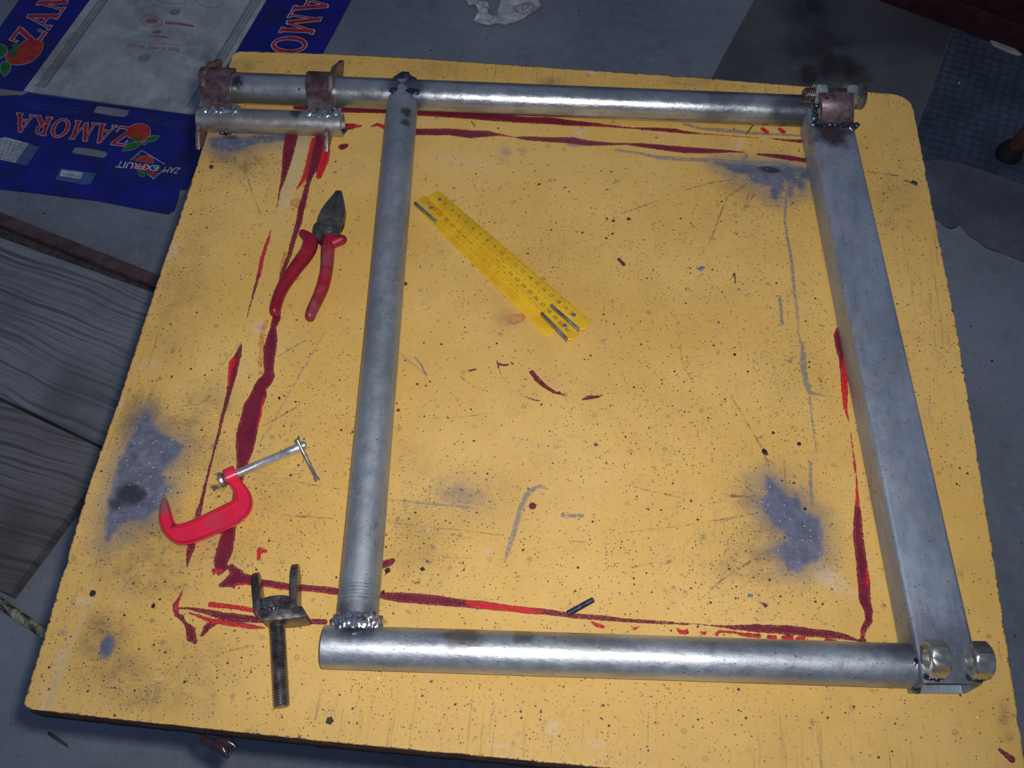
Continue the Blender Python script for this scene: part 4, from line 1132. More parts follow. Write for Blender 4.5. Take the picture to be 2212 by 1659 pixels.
def rule_text(seg_, marks):
    o, A_, d, s_, L = seg_
    cm = 0.01
    ink = {0: [], 1: []}
    for val, t, off, red in marks:
        cu = bpy.data.curves.new('t', 'FONT'); cu.body = str(val); cu.size = 0.0052 if not red else 0.0068
        cu.align_x = 'CENTER'; cu.align_y = 'CENTER'; cu.resolution_u = 2
        ob = bpy.data.objects.new('t', cu); COL.objects.link(ob)
        ob.matrix_world = Matrix.Translation(A_ + d * L * t + s_ * off + Vector((0, 0, 0.00012))) @ Matrix((( d.x, s_.x, 0, 0), (d.y, s_.y, 0, 0), (0, 0, 1, 0), (0, 0, 0, 1)))
        ink[1 if red else 0].append(ob)
    bpy.context.view_layer.update()
    dg = bpy.context.evaluated_depsgraph_get()
    for k, lst in ink.items():
        bm = bmesh.new()
        for ob in lst:
            me_ = bpy.data.meshes.new_from_object(ob.evaluated_get(dg))
            me_.transform(ob.matrix_world); bm.from_mesh(me_); bpy.data.meshes.remove(me_)
        if k == 0:
            n = int(L / 0.01)
            for i in range(2, n - 1):
                p = A_ + d * 0.01 * i + Vector((0, 0, 0.00010))
                ln = 0.0022 if i % 2 else 0.0034
                for e, sg in ((0.0074, -1), (-0.0074, 1)):
                    q = p + s_ * e
                    vs_ = [bm.verts.new(q + d * .00018), bm.verts.new(q - d * .00018), bm.verts.new(q - d * .00018 + s_ * sg * ln), bm.verts.new(q + d * .00018 + s_ * sg * ln)]
                    bm.faces.new(vs_)
        me_ = done(bm, 'numerals', None)
        if len(me_.vertices): tag(link('numerals', me_, M_rink if k else M_blk, o), kind='stuff')
        for ob in lst:
            cu = ob.data; bpy.data.objects.remove(ob); bpy.data.curves.remove(cu)
def tpos(seg_, x, y):
    o, A_, d, s_, L = seg_
    q = c5(x, y, 0.0125); return (q - A_).dot(d) / L
pt = lambda n: (970 + (n - 10) * 67, 730 + (n - 10) * 57.5)
rule_text(sA, [(n, tpos(sA, *pt(n)), 0.0, n in (10, 20)) for n in range(1, 22) if 0.04 < tpos(sA, *pt(n)) < 0.97])
rule_text(sD, [(n, tpos(sD, 1545 - (60 - n) * 62, 1375 - (60 - n) * 58), -0.001, n == 60) for n in range(40, 62)])
rule_text(sB, [(n, tpos(sB, 310 + (n - 20) * 60, 290 + (n - 20) * 52), 0.0012, n == 20) for n in range(19, 28)])

# ------------------------------------------------------------------ red G-clamp
def c6(x, y, h): return at(300 + x / 4.809, 900 + y / 4.809, h)
mm = NT('red_enamel')
rc_ = mm.mix(mm.ramp(mm.noise(30, 4), 0.3, 0.7), (0.56, 0.012, 0.042), (0.66, 0.018, 0.058))
off = c6(700, 1050, 0)
rc_ = mm.mix(mm.math('MULTIPLY', mm.near(tuple(c6(262, 870, .012) - off), 0.014, 0.4, None, .6), 0.8), rc_, (0.11, 0.09, 0.08))
rc_ = mm.mix(mm.math('MULTIPLY', mm.near(tuple(c6(345, 1130, .012) - off), 0.0032, 0.4, None, .6), 0.8), rc_, (0.08, 0.01, 0.02))
rc_ = mm.mix(mm.math('MULTIPLY', mm.near(tuple(c6(775, 1080, .012) - off), 0.011, 0.4, None, .8), 0.35), rc_, (0.30, 0.06, 0.07))
M_enam = mm.out(rc_, 0.22, 0, mm.bump(mm.noise(80, 3), 0.10, 0.001), 0.5, 0.6)
clamp = thing('g_clamp', 'small red enamelled G-clamp with a steel screw lying on the board', 'clamp', off)
outer = [(248, 838), (226, 900), (210, 985), (208, 1060), (222, 1135), (262, 1215), (325, 1282), (400, 1326), (470, 1336), (560, 1322), (660, 1286), (790, 1233), (920, 1178), (1030, 1122), (1108, 1062), (1160, 1000), (1184, 930), (1184, 855), (1160, 785), (1125, 730), (1092, 695), (1066, 655)]
inner = [(282, 838), (300, 872), (325, 930), (342, 985), (356, 1040), (372, 1085), (392, 1108), (420, 1113), (460, 1104), (510, 1086), (570, 1060), (650, 1024), (740, 980), (830, 936), (900, 902), (952, 876), (982, 848), (990, 818), (982, 785), (966, 750), (950, 722), (936, 696)]
bm = bmesh.new()
rings = []
HC = 0.0140
for i, (o_, i_) in enumerate(zip(spline(outer, 3), spline(inner, 3))):
    a, b = np.array(o_), np.array(i_)
    prof = [(0.0, 0.30), (0.0, 0.72), (0.03, 0.90), (0.08, 0.97), (0.13, 0.93), (0.19, 0.80), (0.5, 0.78), (0.76, 0.76), (0.82, 0.84), (0.89, 1.0), (0.95, 0.98), (0.99, 0.90), (1.0, 0.72), (1.0, 0.25), (0.9, 0.06), (0.1, 0.06)]
    rings.append([bm.verts.new(c6(*(a + (b - a) * t), HC * h)) for t, h in prof])
for a, c in zip(rings, rings[1:]):
    n = len(a)
    for k in range(n): bm.faces.new((a[k], a[(k + 1) % n], c[(k + 1) % n], c[k]))
bm.faces.new(rings[0][::-1]); bm.faces.new(rings[-1])
obj('frame', bm, M_enam, clamp)
# boss the screw runs through
zs = 0.0085
b0, b1 = c6(905, 642, zs), c6(1018, 590, zs)
bm = bmesh.new(); lathe(bm, b0, b1, [(0, .0070), (.0006, .0082), ((b1 - b0).length - .0006, .0082), ((b1 - b0).length, .0070)], 28)
obj('boss', bm, M_enam, clamp)
s0, s1 = c6(890, 648, zs), c6(1738, 288, zs + .001)
us = (s1 - s0).normalized(); Ls = (s1 - s0).length
bm = bmesh.new(); thread(bm, s0, s1 - us * 0.018, 0.0040, 0.00125, 0.00055, 16, 4)
scr = obj('screw', bm, M_bright, clamp)
bm = bmesh.new(); lathe(bm, s1 - us * 0.0185, s1, [(0, .0036), (.001, .0041), (.0172, .0041), (.0185, .0030)], 24)
obj('screw_head', bm, M_bright, scr)
h0, h1 = c6(1640, 232, .016), c6(1858, 668, .0030)
bm = bmesh.new(); lathe(bm, h0, h1, [(0, .0021), (.0006, .0024), (.003, .0024), (.0042, .00165), ((h1 - h0).length - .0045, .00165), ((h1 - h0).length - .003, .0025), ((h1 - h0).length, .0026)], 16)
obj('tommy_bar', bm, M_zinc, clamp)
pc = c6(882, 652, zs)
bm = bmesh.new(); lathe(bm, pc - us * .0036, pc + us * .0012, [(0, .0062), (.0008, .0078), (.0030, .0076), (.0048, .0050)], 28)
obj('swivel_pad', bm, M_zinc, clamp)

# ------------------------------------------------------------------ forked bolt
def c7(x, y, h): return at(480 + x / 4.367, 1180 + y / 4.367, h)
M_fork = dark_metal('fork_steel', (0.08, 0.07, 0.075), (0.24, 0.21, 0.20), 0.34, 0.8, 80)
M_thr = dark_metal('oily_thread', (0.10, 0.085, 0.08), (0.27, 0.25, 0.24), 0.30, 0.9, 60)
fb = thing('forked_bolt', 'threaded steel bolt with a fork welded to its head, beside the bottom pipe', 'bolt', c7(530, 1000, 0))
q0, q1 = c7(513, 640, 0.0115), c7(560, 1518, 0.0070)
bm = bmesh.new(); thread(bm, q0, q1, 0.0067, 0.0020, 0.0009, 24, 5)
obj('threaded_shank', bm, M_thr, fb)
uq = (q1 - q0).normalized(); sq = uq.cross(Vector((0, 0, 1))).normalized()
if sq.x < 0: sq = -sq
zq = sq.cross(uq).normalized()
if zq.z < 0: zq = -zq
bm = bmesh.new(); hexnut(bm, q0 - uq * 0.0075, uq, 0.0240, 0.0095, 0, 0.12)
obj('bolt_head', bm, M_fork, fb)
FH = 0.023
def fork_plate(top, th, mat, name, down=FH, rd=0.0008):
    bm = bmesh.new(); prism(bm, [c7(x, y, FH + .0006) for x, y in top], (0, 0, -down), rd, 2)
    return obj(name, bm, mat, fb)
fork_plate([(345, 590), (640, 600), (700, 560), (752, 562), (800, 640), (790, 668), (640, 688), (420, 706), (370, 690), (335, 640)], 0, M_fork, 'fork_base', 0.0225)
def prong(p_near, p_far, wn, tipz, name):
    """vertical strip: long outline in the plane through p_near-p_far, thickness wn"""
    A_, B_ = c7(*p_near, FH), c7(*p_far, FH)
    A_.z = B_.z = HT
    d = (B_ - A_); L = d.length; d.normalize(); s_ = Vector((0, 0, 1)).cross(d).normalized()
    shp = [(0, .0012), (0, FH), (L * .45, FH), (L * .78, FH * .93), (L * .95, FH * .72), (L, FH * .50), (L * .97, FH * .28), (L * .8, FH * .08), (L * .5, .0012)]
    bm = bmesh.new(); prism(bm, [A_ + d * x + Vector((0, 0, z)) + s_ * wn / 2 for x, z in shp], s_ * -wn, 0.0008, 2)
    return obj('prong', bm, M_fork, fb)
prong((335, 630), (292, 205), 0.0055, 0, 'l')
prong((668, 600), (668, 122), 0.0055, 0, 'r')
bm = bmesh.new()
for k in range(10):
    x = 440 + 24 * k
    blob(bm, c7(x, 590 - 14 * math.sin(k / 9 * 3.14) + (k % 2) * 8, FH - .004), 0.0036 * random.uniform(.7, 1.2), 1, 1.2, .7, 2, .4, k)
blob(bm, c7(395, 560, FH - .003), 0.0052, 1.1, 1, .6, 2, .3, 77)
beads(bm, [c7(650 + 4 * k, 575 - 18 * k, FH - .003) for k in range(3)], .003)
obj('weld_bead', bm, M_slag, fb)

# ------------------------------------------------------------------ pin and small bits on the board
M_pin = dark_metal('blued_steel', (0.035, 0.045, 0.07), (0.09, 0.11, 0.16), 0.35, 0.7, 120)
a, b = at(1226, 1326, .0026), at(1282, 1295, .0028)
bm = bmesh.new(); L = (b - a).length
lathe(bm, a, b, [(0, .0018), (.0004, .0025), (L - .0006, .0024), (L, .0019)], 16)
tag(obj('steel_pin', bm, M_pin, loc=a), 'short dark blue steel pin lying across the long red line', 'pin')

def chip(px, py, w, hgt, label, mat, pts=6, name='metal_chip', cat='metal scrap', group=None, elong=1.0, rot=0.0):
    c = at(px, py)
    r = w * 0.5 * 0.00042
    out_ = []
    for k in range(pts):
        a = 2 * math.pi * k / pts + rot
        rr = r * random.uniform(.75, 1.15)
        x_, y_ = rr * elong * math.cos(a), rr * math.sin(a)
        out_.append(c + Vector((x_ * math.cos(rot) - y_ * math.sin(rot), x_ * math.sin(rot) + y_ * math.cos(rot), hgt)))
    bm = bmesh.new(); prism(bm, out_, (0, 0, -hgt + .00005), min(hgt, r) * .25, 1)
    return tag(obj(name, bm, mat, loc=c), label, cat, group)
M_chip = dark_metal('mill_scale', (0.012, 0.013, 0.016), (0.05, 0.055, 0.065), 0.5, 0.4, 200)
M_flake = dark_metal('bright_flake', (0.35, 0.42, 0.50), (0.6, 0.68, 0.75), 0.3, 0.8, 200)
chip(713, 1557, 15, .0022, 'black angular chip near the board edge below the forked bolt', M_chip, 5)
chip(837, 1233, 11, .0024, 'black crumb on the red blot right of the upright pipe', M_chip, 6)
chip(828, 1280, 9, .002, 'black crumb where the red line meets the upright pipe', M_chip, 6)
chip(201, 1283, 13, .0024, 'black crumb near the lower left edge of the board', M_chip, 6)
chip(332, 1310, 9, .002, 'black crumb just left of the red corner mark', M_chip, 6)
chip(1670, 936, 9, .0016, 'black triangular chip above the right scorch mark', M_chip, 3)
chip(1726, 960, 11, .0016, 'black jagged chip near the box tube above the right scorch mark', M_chip, 5)
chip(1652, 977, 13, .0016, 'black elongated chip at the end of a brown scorch line', M_chip, 5, elong=1.5, rot=-1.0)
chip(1739, 1100, 9, .0016, 'black chip on the upper rim of the right scorch mark', M_chip, 4)
chip(1514, 580, 16, .0008, 'bluish metal flake in the upper right of the board', M_flake, 4, elong=1.4, rot=0.9)
chip(1621, 1287, 13, .0008, 'greenish grey flake near the lower right red line', M_flake, 4, elong=1.3, rot=-.5)
chip(1587, 767, 7, .0018, 'tiny black crumb in the middle right of the board', M_chip, 6)
chip(913, 1230, 9, .0016, 'small dark rectangular chip right of the red blot', M_chip, 4, elong=1.4)
chip(604, 861, 7, .002, 'dark crumb right of the thick red line', M_chip, 6)
chip(727, 416, 8, .0018, 'dark crumb just above the tips of the pliers', M_chip, 6)
for px, py in ((1975, 397),):
    chip(px, py, 12, .002, 'black burr near the upper right corner of the board', M_chip, 6, elong=1.6, rot=-.5)
# round-headed screw
bm = bmesh.new(); c = at(457, 362)
lathe(bm, c, c + Vector((0, 0, .003)), [(0, .0019), (.0004, .0023), (.0020, .0021), (.0030, .0011)], 18)
sh_ = tag(obj('bead', bm, M_chip, loc=c), 'small round dark bead with a bright glint below the left bracket', 'metal scrap')
# bits of wire
def wire(px, r, mat, label, name='wire_scrap', cat='wire'):
    c = at(px[0][0], px[0][1])
    bm = bmesh.new()
    sweep(bm, [(at(p[0], p[1], r + .0002), r, r) for p in spline(px, 4)], 8)
    return tag(obj(name, bm, mat, loc=c), label, cat)
wire([(896, 772), (905, 782), (911, 790), (916, 802), (922, 811)], .0007, M_flake, 'short bent wire clipping right of the upright pipe')
wire([(1627, 270), (1617, 283), (1611, 290)], .0006, M_drip, 'thin dark sliver lying just under the top pipe')
wire([(1018, 262), (1026, 272)], .0005, M_chip, 'thin dark splinter between the two upper red lines')
wire([(1583, 598), (1587, 590), (1588, 612)], .0005, M_chip, 'thin dark filing in the upper right of the board')

# ------------------------------------------------------------------ floor things: flattened fruit box
def flat_poly(name, outline, z0, th, mat, parent=None, holes=(), loc=None, conv=None, **tags):
    """sheet with holes standing on the floor: outline in pixels, between heights z0 and z0+th"""
    conv = conv or (lambda p: fl(p[0], p[1], z0 + th))
    cu = bpy.data.curves.new('c', 'CURVE'); cu.dimensions = '2D'; cu.fill_mode = 'BOTH'
    for ring in [outline] + list(holes):
        s_ = cu.splines.new('POLY'); s_.points.add(len(ring) - 1)
        for i, p in enumerate(ring):
            q = conv(p); s_.points[i].co = (q.x, q.y, 0, 1)
        s_.use_cyclic_u = True
    cu.extrude = th / 2
    ob = bpy.data.objects.new('c', cu); COL.objects.link(ob)
    bpy.context.view_layer.update()
    me_ = bpy.data.meshes.new_from_object(ob.evaluated_get(bpy.context.evaluated_depsgraph_get()))
    bpy.data.objects.remove(ob); bpy.data.curves.remove(cu)
    me_.transform(Matrix.Translation((0, 0, z0 + th / 2)))
    me_.materials.clear()
    me_.name = name
    o = link(name, me_, mat, parent, loc)
    return tag(o, **tags) if tags else o

def card_mat(name, cols, dirt=(0.10, 0.095, 0.08), amt=0.6, rough=0.55, spec=0.3, off=0):
    m = NT(name)
    c = m.mix(m.ramp(m.noise(14 + off, 5), 0.35, 0.65), cols[0], cols[1])
    c = m.mix(m.math('MULTIPLY', m.ramp(m.noise(6 + off, 7, 0.7), 0.42, 0.72), amt), c, dirt)
    sc_ = m.noise(1.0, 3, 0.6, vec=m.mapv(scale=(260, 22, 1), rot=(0, 0, 0.25)))
    c = m.mix(m.ramp(sc_, 0.62, 0.74, 0, 0.35), c, tuple(min(1, x * 1.6 + .03) for x in cols[1]))
    rb = m.noise(1.0, 1, 0.3, vec=m.mapv(scale=(4, 230, 1), rot=(0, 0, 0.12)))
    return m.out(c, rough, 0, m.bump(rb, 0.35, 0.0008), spec)
M_white = card_mat('white_card', ((0.46, 0.48, 0.47), (0.63, 0.66, 0.64)), dirt=(0.18, 0.18, 0.14), amt=0.85)
M_blue = card_mat('blue_print', ((0.016, 0.020, 0.22), (0.022, 0.028, 0.34)), (0.026, 0.024, 0.075), amt=1.0, rough=0.4)
M_prR = plain('red_print', (0.66, 0.035, 0.04), 0.5, var=0.3)
M_prG = plain('green_print', (0.04, 0.24, 0.05), 0.5, var=0.35)
M_prO = plain('orange_red_print', (0.72, 0.06, 0.03), 0.5, var=0.3)
M_prW = plain('white_print', (0.70, 0.73, 0.78), 0.5, var=0.3)
M_prB = plain('light_blue_print', (0.09, 0.17, 0.42), 0.5, var=0.3)
M_prF = plain('faded_red_print', (0.52, 0.20, 0.20), 0.6, var=0.4, scale=200)

box = thing('flattened_fruit_box', 'flattened blue and white cardboard fruit box lying on the floor left of the table', 'cardboard box', fl(230, 200))
ZC = 0.004
# the base of the box: white inside panel
o0, o1 = fl(50, 197, ZC), fl(428, 247, ZC)
exb = (o1 - o0).normalized(); eyb = (fl(194, 0, ZC) - o0).normalized()
def bx(a, b): return o0 + exb * a + eyb * b
def hole_ring(px, py, r, n=20):
    c = fl(px, py, ZC)
    return [(c.x + r * math.cos(2 * math.pi * k / n), c.y + r * math.sin(2 * math.pi * k / n)) for k in range(n)]
xy = lambda p: Vector((p[0], p[1], 0))
WBX = (o1 - o0).length
def tup(v): return (v.x, v.y)
flat_poly('base_panel', [tup(bx(0, 0)), tup(bx(WBX, 0)), tup(bx(WBX, .60)), tup(bx(0, .60))], 0.0004, ZC - .0004, M_white, box,
          holes=[hole_ring(378, 25, .0125), hole_ring(312, 124, .0135)], conv=xy, label='dirty white base panel of the box')
# left and right side flaps
lw = (fl(41, 0, ZC) - fl(194, 0, ZC)).length
flat_poly('side_flap', [(50, 197), (194, 0)] and [tup(bx(-.001, 0.0)), tup(bx(-.001, .60)), tup(fl(41, 0, ZC) + eyb * .2), tup(fl(41, 0, ZC)), tup(fl(0, 58, ZC)), tup(fl(-70, 160, ZC)), tup(fl(-85, 186, ZC)), tup(fl(0, 192, ZC))],
          0.0004, ZC - .0004, M_blue, box, conv=xy)
rb0 = fl(589, 0, ZC); 
flat_poly('side_flap', [tup(bx(WBX + .001, 0)), tup(bx(WBX + .001, .60)), tup(fl(757, 0, ZC) + eyb * .3), tup(fl(757, 0, ZC)), tup(fl(697, 113, ZC)), tup(fl(610, 250, ZC)), tup(fl(560, 262, ZC))],
          0.0004, ZC - .0004, M_blue, box, conv=xy)
# near end flap with the two hand holes
hole1 = [(209, 226), (250, 231), (280, 236), (276, 248), (268, 253), (240, 250), (203, 243), (200, 238)]
hole2 = [(158, 318), (163, 315), (200, 319), (228, 325), (232, 331), (229, 338), (222, 341), (190, 336), (158, 331), (154, 325)]
endf = flat_poly('end_flap', [(2, 207), (50, 200), (240, 225), (428, 250), (470, 262), (440, 320), (402, 407), (388, 410), (385, 425), (376, 452), (362, 461), (300, 450), (210, 432), (150, 425), (80, 416), (0, 407), (-70, 398), (-60, 290), (-45, 212)],
          0.0004, ZC - .0004, M_blue, box, holes=[hole1, hole2], label='blue end flap printed with the fruit brand')
M_kraft = card_mat('kraft_card', ((0.28, 0.26, 0.22), (0.40, 0.37, 0.33)), amt=0.5)
flat_poly('kraft_edge', [(0, 192), (60, 199), (48, 205), (0, 206), (-60, 204), (-60, 190)], 0.0004, ZC, M_kraft, box)
flat_poly('kraft_edge', [(383, 409), (403, 406), (398, 420), (387, 424)], 0.0002, 0.0015, M_kraft, box)

ZP = ZC + 0.0003
def quadmap(p00, p10, p01, p11, z=ZP):
    a, b, c, d = [fl(*p, z) for p in (p00, p10, p01, p11)]
    return lambda u_, v_: a * (1 - u_) * (1 - v_) + b * u_ * (1 - v_) + c * (1 - u_) * v_ + d * u_ * v_
def polyf(bm, pts, dz=0.0):
    vs_ = [bm.verts.new(Vector(p) + Vector((0, 0, dz))) for p in pts]
    try: bm.faces.new(vs_)
    except ValueError: pass

# serif capitals as strokes in a unit em: list of polygons
def bar(x0, y0, x1, y1, w, g=0.0):
    dx, dy = x1 - x0, y1 - y0; l = math.hypot(dx, dy); dx /= l; dy /= l
    nx, ny = -dy * (w / 2 + g), dx * (w / 2 + g)
    x0 -= dx * g; y0 -= dy * g; x1 += dx * g; y1 += dy * g
    return [(x0 + nx, y0 + ny), (x1 + nx, y1 + ny), (x1 - nx, y1 - ny), (x0 - nx, y0 - ny)]
def glyph(ch, g=0.0):
    T, S, F_ = 0.19, 0.075, 0.06     # thick, thin, serif
    P_ = []
    if ch == 'Z':
        P_ += [bar(.06, .95, .80, .95, .10, g), bar(.02, .05, .80, .05, .10, g), bar(.70, .93, .14, .07, T, g), bar(.05, .72, .09, .97, F_, g), bar(.80, .03, .86, .30, F_, g)]
        w = .90
    elif ch == 'A':
        P_ += [bar(.10, .03, .46, .98, S, g), bar(.46, .98, .80, .03, T, g), bar(.22, .34, .66, .34, S, g), bar(-.02, .03, .24, .03, F_, g), bar(.62, .03, .96, .03, F_, g)]
        w = .98
    elif ch == 'M':
        P_ += [bar(.12, .03, .20, .97, S, g), bar(.20, .97, .56, .08, T, g), bar(.56, .08, .92, .97, S, g), bar(.90, .97, 1.0, .03, T, g), bar(0, .03, .26, .03, F_, g), bar(.86, .03, 1.16, .03, F_, g), bar(.08, .97, .26, .97, F_, g), bar(.88, .97, 1.08, .97, F_, g)]
        w = 1.20
    elif ch == 'O':
        n = 28
        for k in range(n):
            a0, a1 = 2 * math.pi * k / n, 2 * math.pi * (k + 1) / n
            def pp(a, e):
                ro, ri = (.47 + g, .51 + g), (.29 - g, .43 - g)
                r_ = ro if e else ri
                return (.49 + r_[0] * math.cos(a), .5 + r_[1] * math.sin(a))
            P_.append([pp(a0, 1), pp(a1, 1), pp(a1, 0), pp(a0, 0)])
        w = 1.0
    elif ch == 'R':
        P_ += [bar(.18, .03, .18, .97, T, g), bar(.02, .03, .36, .03, F_, g), bar(.02, .97, .30, .97, F_, g), bar(.40, .48, .78, .03, T, g), bar(.70, .03, .92, .03, F_, g)]
        n = 12
        for k in range(n):
            a0, a1 = -math.pi / 2 + math.pi * k / n, -math.pi / 2 + math.pi * (k + 1) / n
            def pr_(a, e):
                cx, cy = .40, .73
                return (cx + ((.27 + g) if e else (.11 - g)) * math.cos(a), cy + ((.25 + g) if e else (.19 - g)) * math.sin(a))
            P_.append([pr_(a0, 1), pr_(a1, 1), pr_(a1, 0), pr_(a0, 0)])
        P_ += [bar(.18, .95, .42, .95, .06, g), bar(.18, .51, .42, .51, .06, g)]
        w = .92
    return P_, w
def word(txt, fn, mat_in, parent, gap=.10, slant=0.0, label=None, grow=.035):
    """fn maps (u along, v up) with the whole word spanning u 0..1 and v 0..1"""
    tot = sum(glyph(c)[1] for c in txt) + gap * (len(txt) - 1)
    for layer, (g, mat, dz) in enumerate(((grow, M_prW, 0.0), (0.0, mat_in, 0.00025))):
        bm = bmesh.new()
        x = 0.0
        for ch in txt:
            P_, w = glyph(ch, g)
            for q_, poly in enumerate(P_):
                polyf(bm, [fn((x + p[0] + slant * p[1]) / tot, p[1]) for p in poly], dz + (q_ % 6) * 0.000035)
            x += w + gap
        me_ = done(bm, 'lettering', None)
        o = link('lettering', me_, mat, parent)
        if layer == 0: o['label'] = 'white outline of the red lettering'
        else: o['label'] = label or 'red serif lettering'
word('ZAMORA', quadmap((293, 277), (36, 244), (270, 316), (24, 283)), M_prR, endf, slant=0.0)
# the same word on the two side flaps (it runs on above the picture)
EM = 0.0574
Lw = EM * 6.48
flaps = [o for o in box.children if o.name.startswith('side_flap')]
a_ = fl(78, 101, ZP); upL = fl(19, 88, ZP) - a_
word('ZAMORA', lambda u_, v_: a_ + eyb * Lw * u_ + upL * v_, M_prR, flaps[0])
upR = fl(674, 72, ZP) - fl(604, 65, ZP)
st_ = fl(603, 70, ZP) + eyb * EM * 3.24
word('ZAMORA', lambda u_, v_: st_ - eyb * Lw * u_ + upR * v_, M_prR, flaps[1])

def print_poly(parent, px, mat, dz=0.0004, name='print', outline=None):
    bm = bmesh.new()
    polyf(bm, [fl(x, y, ZP) for x, y in px], dz)
    bmesh.ops.triangulate(bm, faces=bm.faces)
    link(name, done(bm, name, None), mat, parent)
    if outline:
        c = np.mean(np.array(px), 0)
        bm = bmesh.new()
        big = [(x + (x - c[0]) / max(1e-6, math.hypot(x - c[0], y - c[1])) * outline, y + (y - c[1]) / max(1e-6, math.hypot(x - c[0], y - c[1])) * outline) for x, y in px]
        polyf(bm, [fl(x, y, ZP) for x, y in big], dz - 0.00012)
        bmesh.ops.triangulate(bm, faces=bm.faces)
        link(name, done(bm, name, None), M_prW, parent)
def crop3(pts): return [(x / 5.267, 180 + y / 5.267) for x, y in pts]
def sm(pts, n=4):
    p = list(pts) + [pts[0]]
    return [tuple(q) for q in spline(p, n)][:-1]
# orange with leaves on the end flap
print_poly(endf, sm(crop3([(1440, 560), (1470, 500), (1540, 465), (1630, 465), (1690, 495), (1710, 550), (1690, 610), (1640, 650), (1570, 668), (1500, 640), (1450, 600)])), M_prO, 0.00010, 'fruit_print', 1.0)
print_poly(endf, sm(crop3([(1395, 775), (1430, 710), (1500, 675), (1570, 672), (1620, 680), (1570, 720), (1500, 755)])), M_prG, 0.0003, 'leaf_print', 1.0)
print_poly(endf, sm(crop3([(1650, 650), (1690, 610), (1750, 598), (1808, 600), (1770, 645), (1710, 665)])), M_prG, 0.0003, 'leaf_print', 1.0)
print_poly(endf, sm(crop3([(1480, 640), (1500, 610), (1560, 600), (1610, 615), (1560, 650), (1510, 660)])), M_prG, 0.0005, 'leaf_print')
print_poly(endf, sm(crop3([(1615, 670), (1650, 662), (1668, 690), (1635, 705)])), M_prG, 0.0005, 'leaf_print', .6)
# diamond badge
dia = [(306, 325), (354, 355), (333, 389), (283, 346)]
bm = bmesh.new()
for (a, b) in (((306, 325), (356, 355)), ((306, 325), (281, 347)), ((330, 388), (352, 368)), ((318, 376), (332, 386))):
    l = math.hypot(b[0] - a[0], b[1] - a[1]); nx, ny = -(b[1] - a[1]) / l * .8, (b[0] - a[0]) / l * .8
    polyf(bm, [fl(a[0] + nx, a[1] + ny, ZP), fl(b[0] + nx, b[1] + ny, ZP), fl(b[0] - nx, b[1] - ny, ZP), fl(a[0] - nx, a[1] - ny, ZP)], .0003)
link('badge_outline', done(bm, 'badge', None), M_prW, endf)
def crop4(pts): return [(200 + x / 10.05, 300 + y / 10.05) for x, y in pts]
print_poly(endf, sm(crop4([(940, 480), (1000, 420), (1090, 375), (1190, 365), (1280, 400), (1315, 460), (1300, 530), (1100, 500)])), M_prO, 0.0003, 'fruit_print', .6)
print_poly(endf, crop4([(900, 400), (980, 430), (940, 480), (840, 460)]), M_prR, 0.0003)
print_poly(endf, crop4([(960, 390), (1010, 320), (1060, 350), (1040, 400)]), M_prG, 0.0003)
print_poly(endf, crop4([(820, 520), (960, 530), (1240, 575), (1260, 640), (1370, 720), (1000, 680), (900, 640)]), M_prR, 0.0002)
print_poly(endf, crop4([(1250, 570), (1480, 600), (1470, 680), (1370, 690)]), M_prG, 0.0002)
print_poly(endf, crop4([(1310, 730), (1430, 735), (1300, 835), (1240, 780)]), M_prR, 0.0003, 'print', .5)
print_poly(endf, crop4([(1110, 700), (1290, 730), (1250, 780), (1130, 740)]), M_prG, 0.0003)
print_poly(endf, sm(crop4([(970, 690), (1040, 700), (1110, 730), (1130, 780), (1100, 825), (1030, 800), (985, 750)])), M_prG, 0.0003, 'leaf_print', .6)
def small_text(parent, txt, fn, mat, dz=.0006, name='small_lettering', bold=0.0, wscale=None):
    cu = bpy.data.curves.new('t', 'FONT'); cu.body = txt; cu.size = 1.0; cu.resolution_u = 2; cu.offset = bold
    ob = bpy.data.objects.new('t', cu); COL.objects.link(ob)
    bpy.context.view_layer.update()
    me_ = bpy.data.meshes.new_from_object(ob.evaluated_get(bpy.context.evaluated_depsgraph_get()))
    bpy.data.objects.remove(ob); bpy.data.curves.remove(cu)
    xs = [v.co.x for v in me_.vertices]; ys = [v.co.y for v in me_.vertices]
    x0, x1, y0, y1 = min(xs), max(xs), min(ys), max(ys)
    for v in me_.vertices:
        v.co = fn((v.co.x - x0) / (x1 - x0), (v.co.y - y0) / (y1 - y0)) + Vector((0, 0, dz))
    me_.materials.clear(); me_.name = name
    return link(name, me_, mat, parent)
small_text(endf, 'ZAM', quadmap((392, 363), (357, 360), (384, 376), (352, 373)), M_prW, .0006, bold=.01)
small_text(endf, 'EXFRUIT', quadmap((345, 358), (255, 347), (339, 370), (249, 362)), M_prW, .0006, bold=.02)
# labels
print_poly(endf, [(-4, 300), (12, 296), (62, 310), (32, 352), (-4, 344)], M_prW, 0.0002, 'paper_label')
bm = bmesh.new()
qm = quadmap((-4, 300), (60, 311), (-10, 341), (32, 351))
for k in range(9):
    t = (k + .5) / 9
    polyf(bm, [qm(0, t - .012), qm(1, t - .012), qm(1, t + .012), qm(0, t + .012)], .0003)
for k in range(6):
    t = (k + .7) / 6
    polyf(bm, [qm(t - .008, 0), qm(t + .008, 0), qm(t + .008, 1), qm(t - .008, 1)], .0003)
link('label_lines', done(bm, 'lines', None), plain('grey_print', (0.22, 0.24, 0.25), 0.6), endf)
print_poly(endf, [(62, 310), (86, 318), (58, 358), (32, 352)], M_prB, 0.0002, 'paper_label')
small_text(endf, 'ZAMORA', quadmap((74, 317), (49, 352), (70, 314), (45, 350)), M_prO, .0004, bold=.02)
print_poly(endf, [(131, 364), (208, 374), (196, 398), (180, 399), (160, 395), (119, 388)], M_prB, 0.0002, 'paper_label')
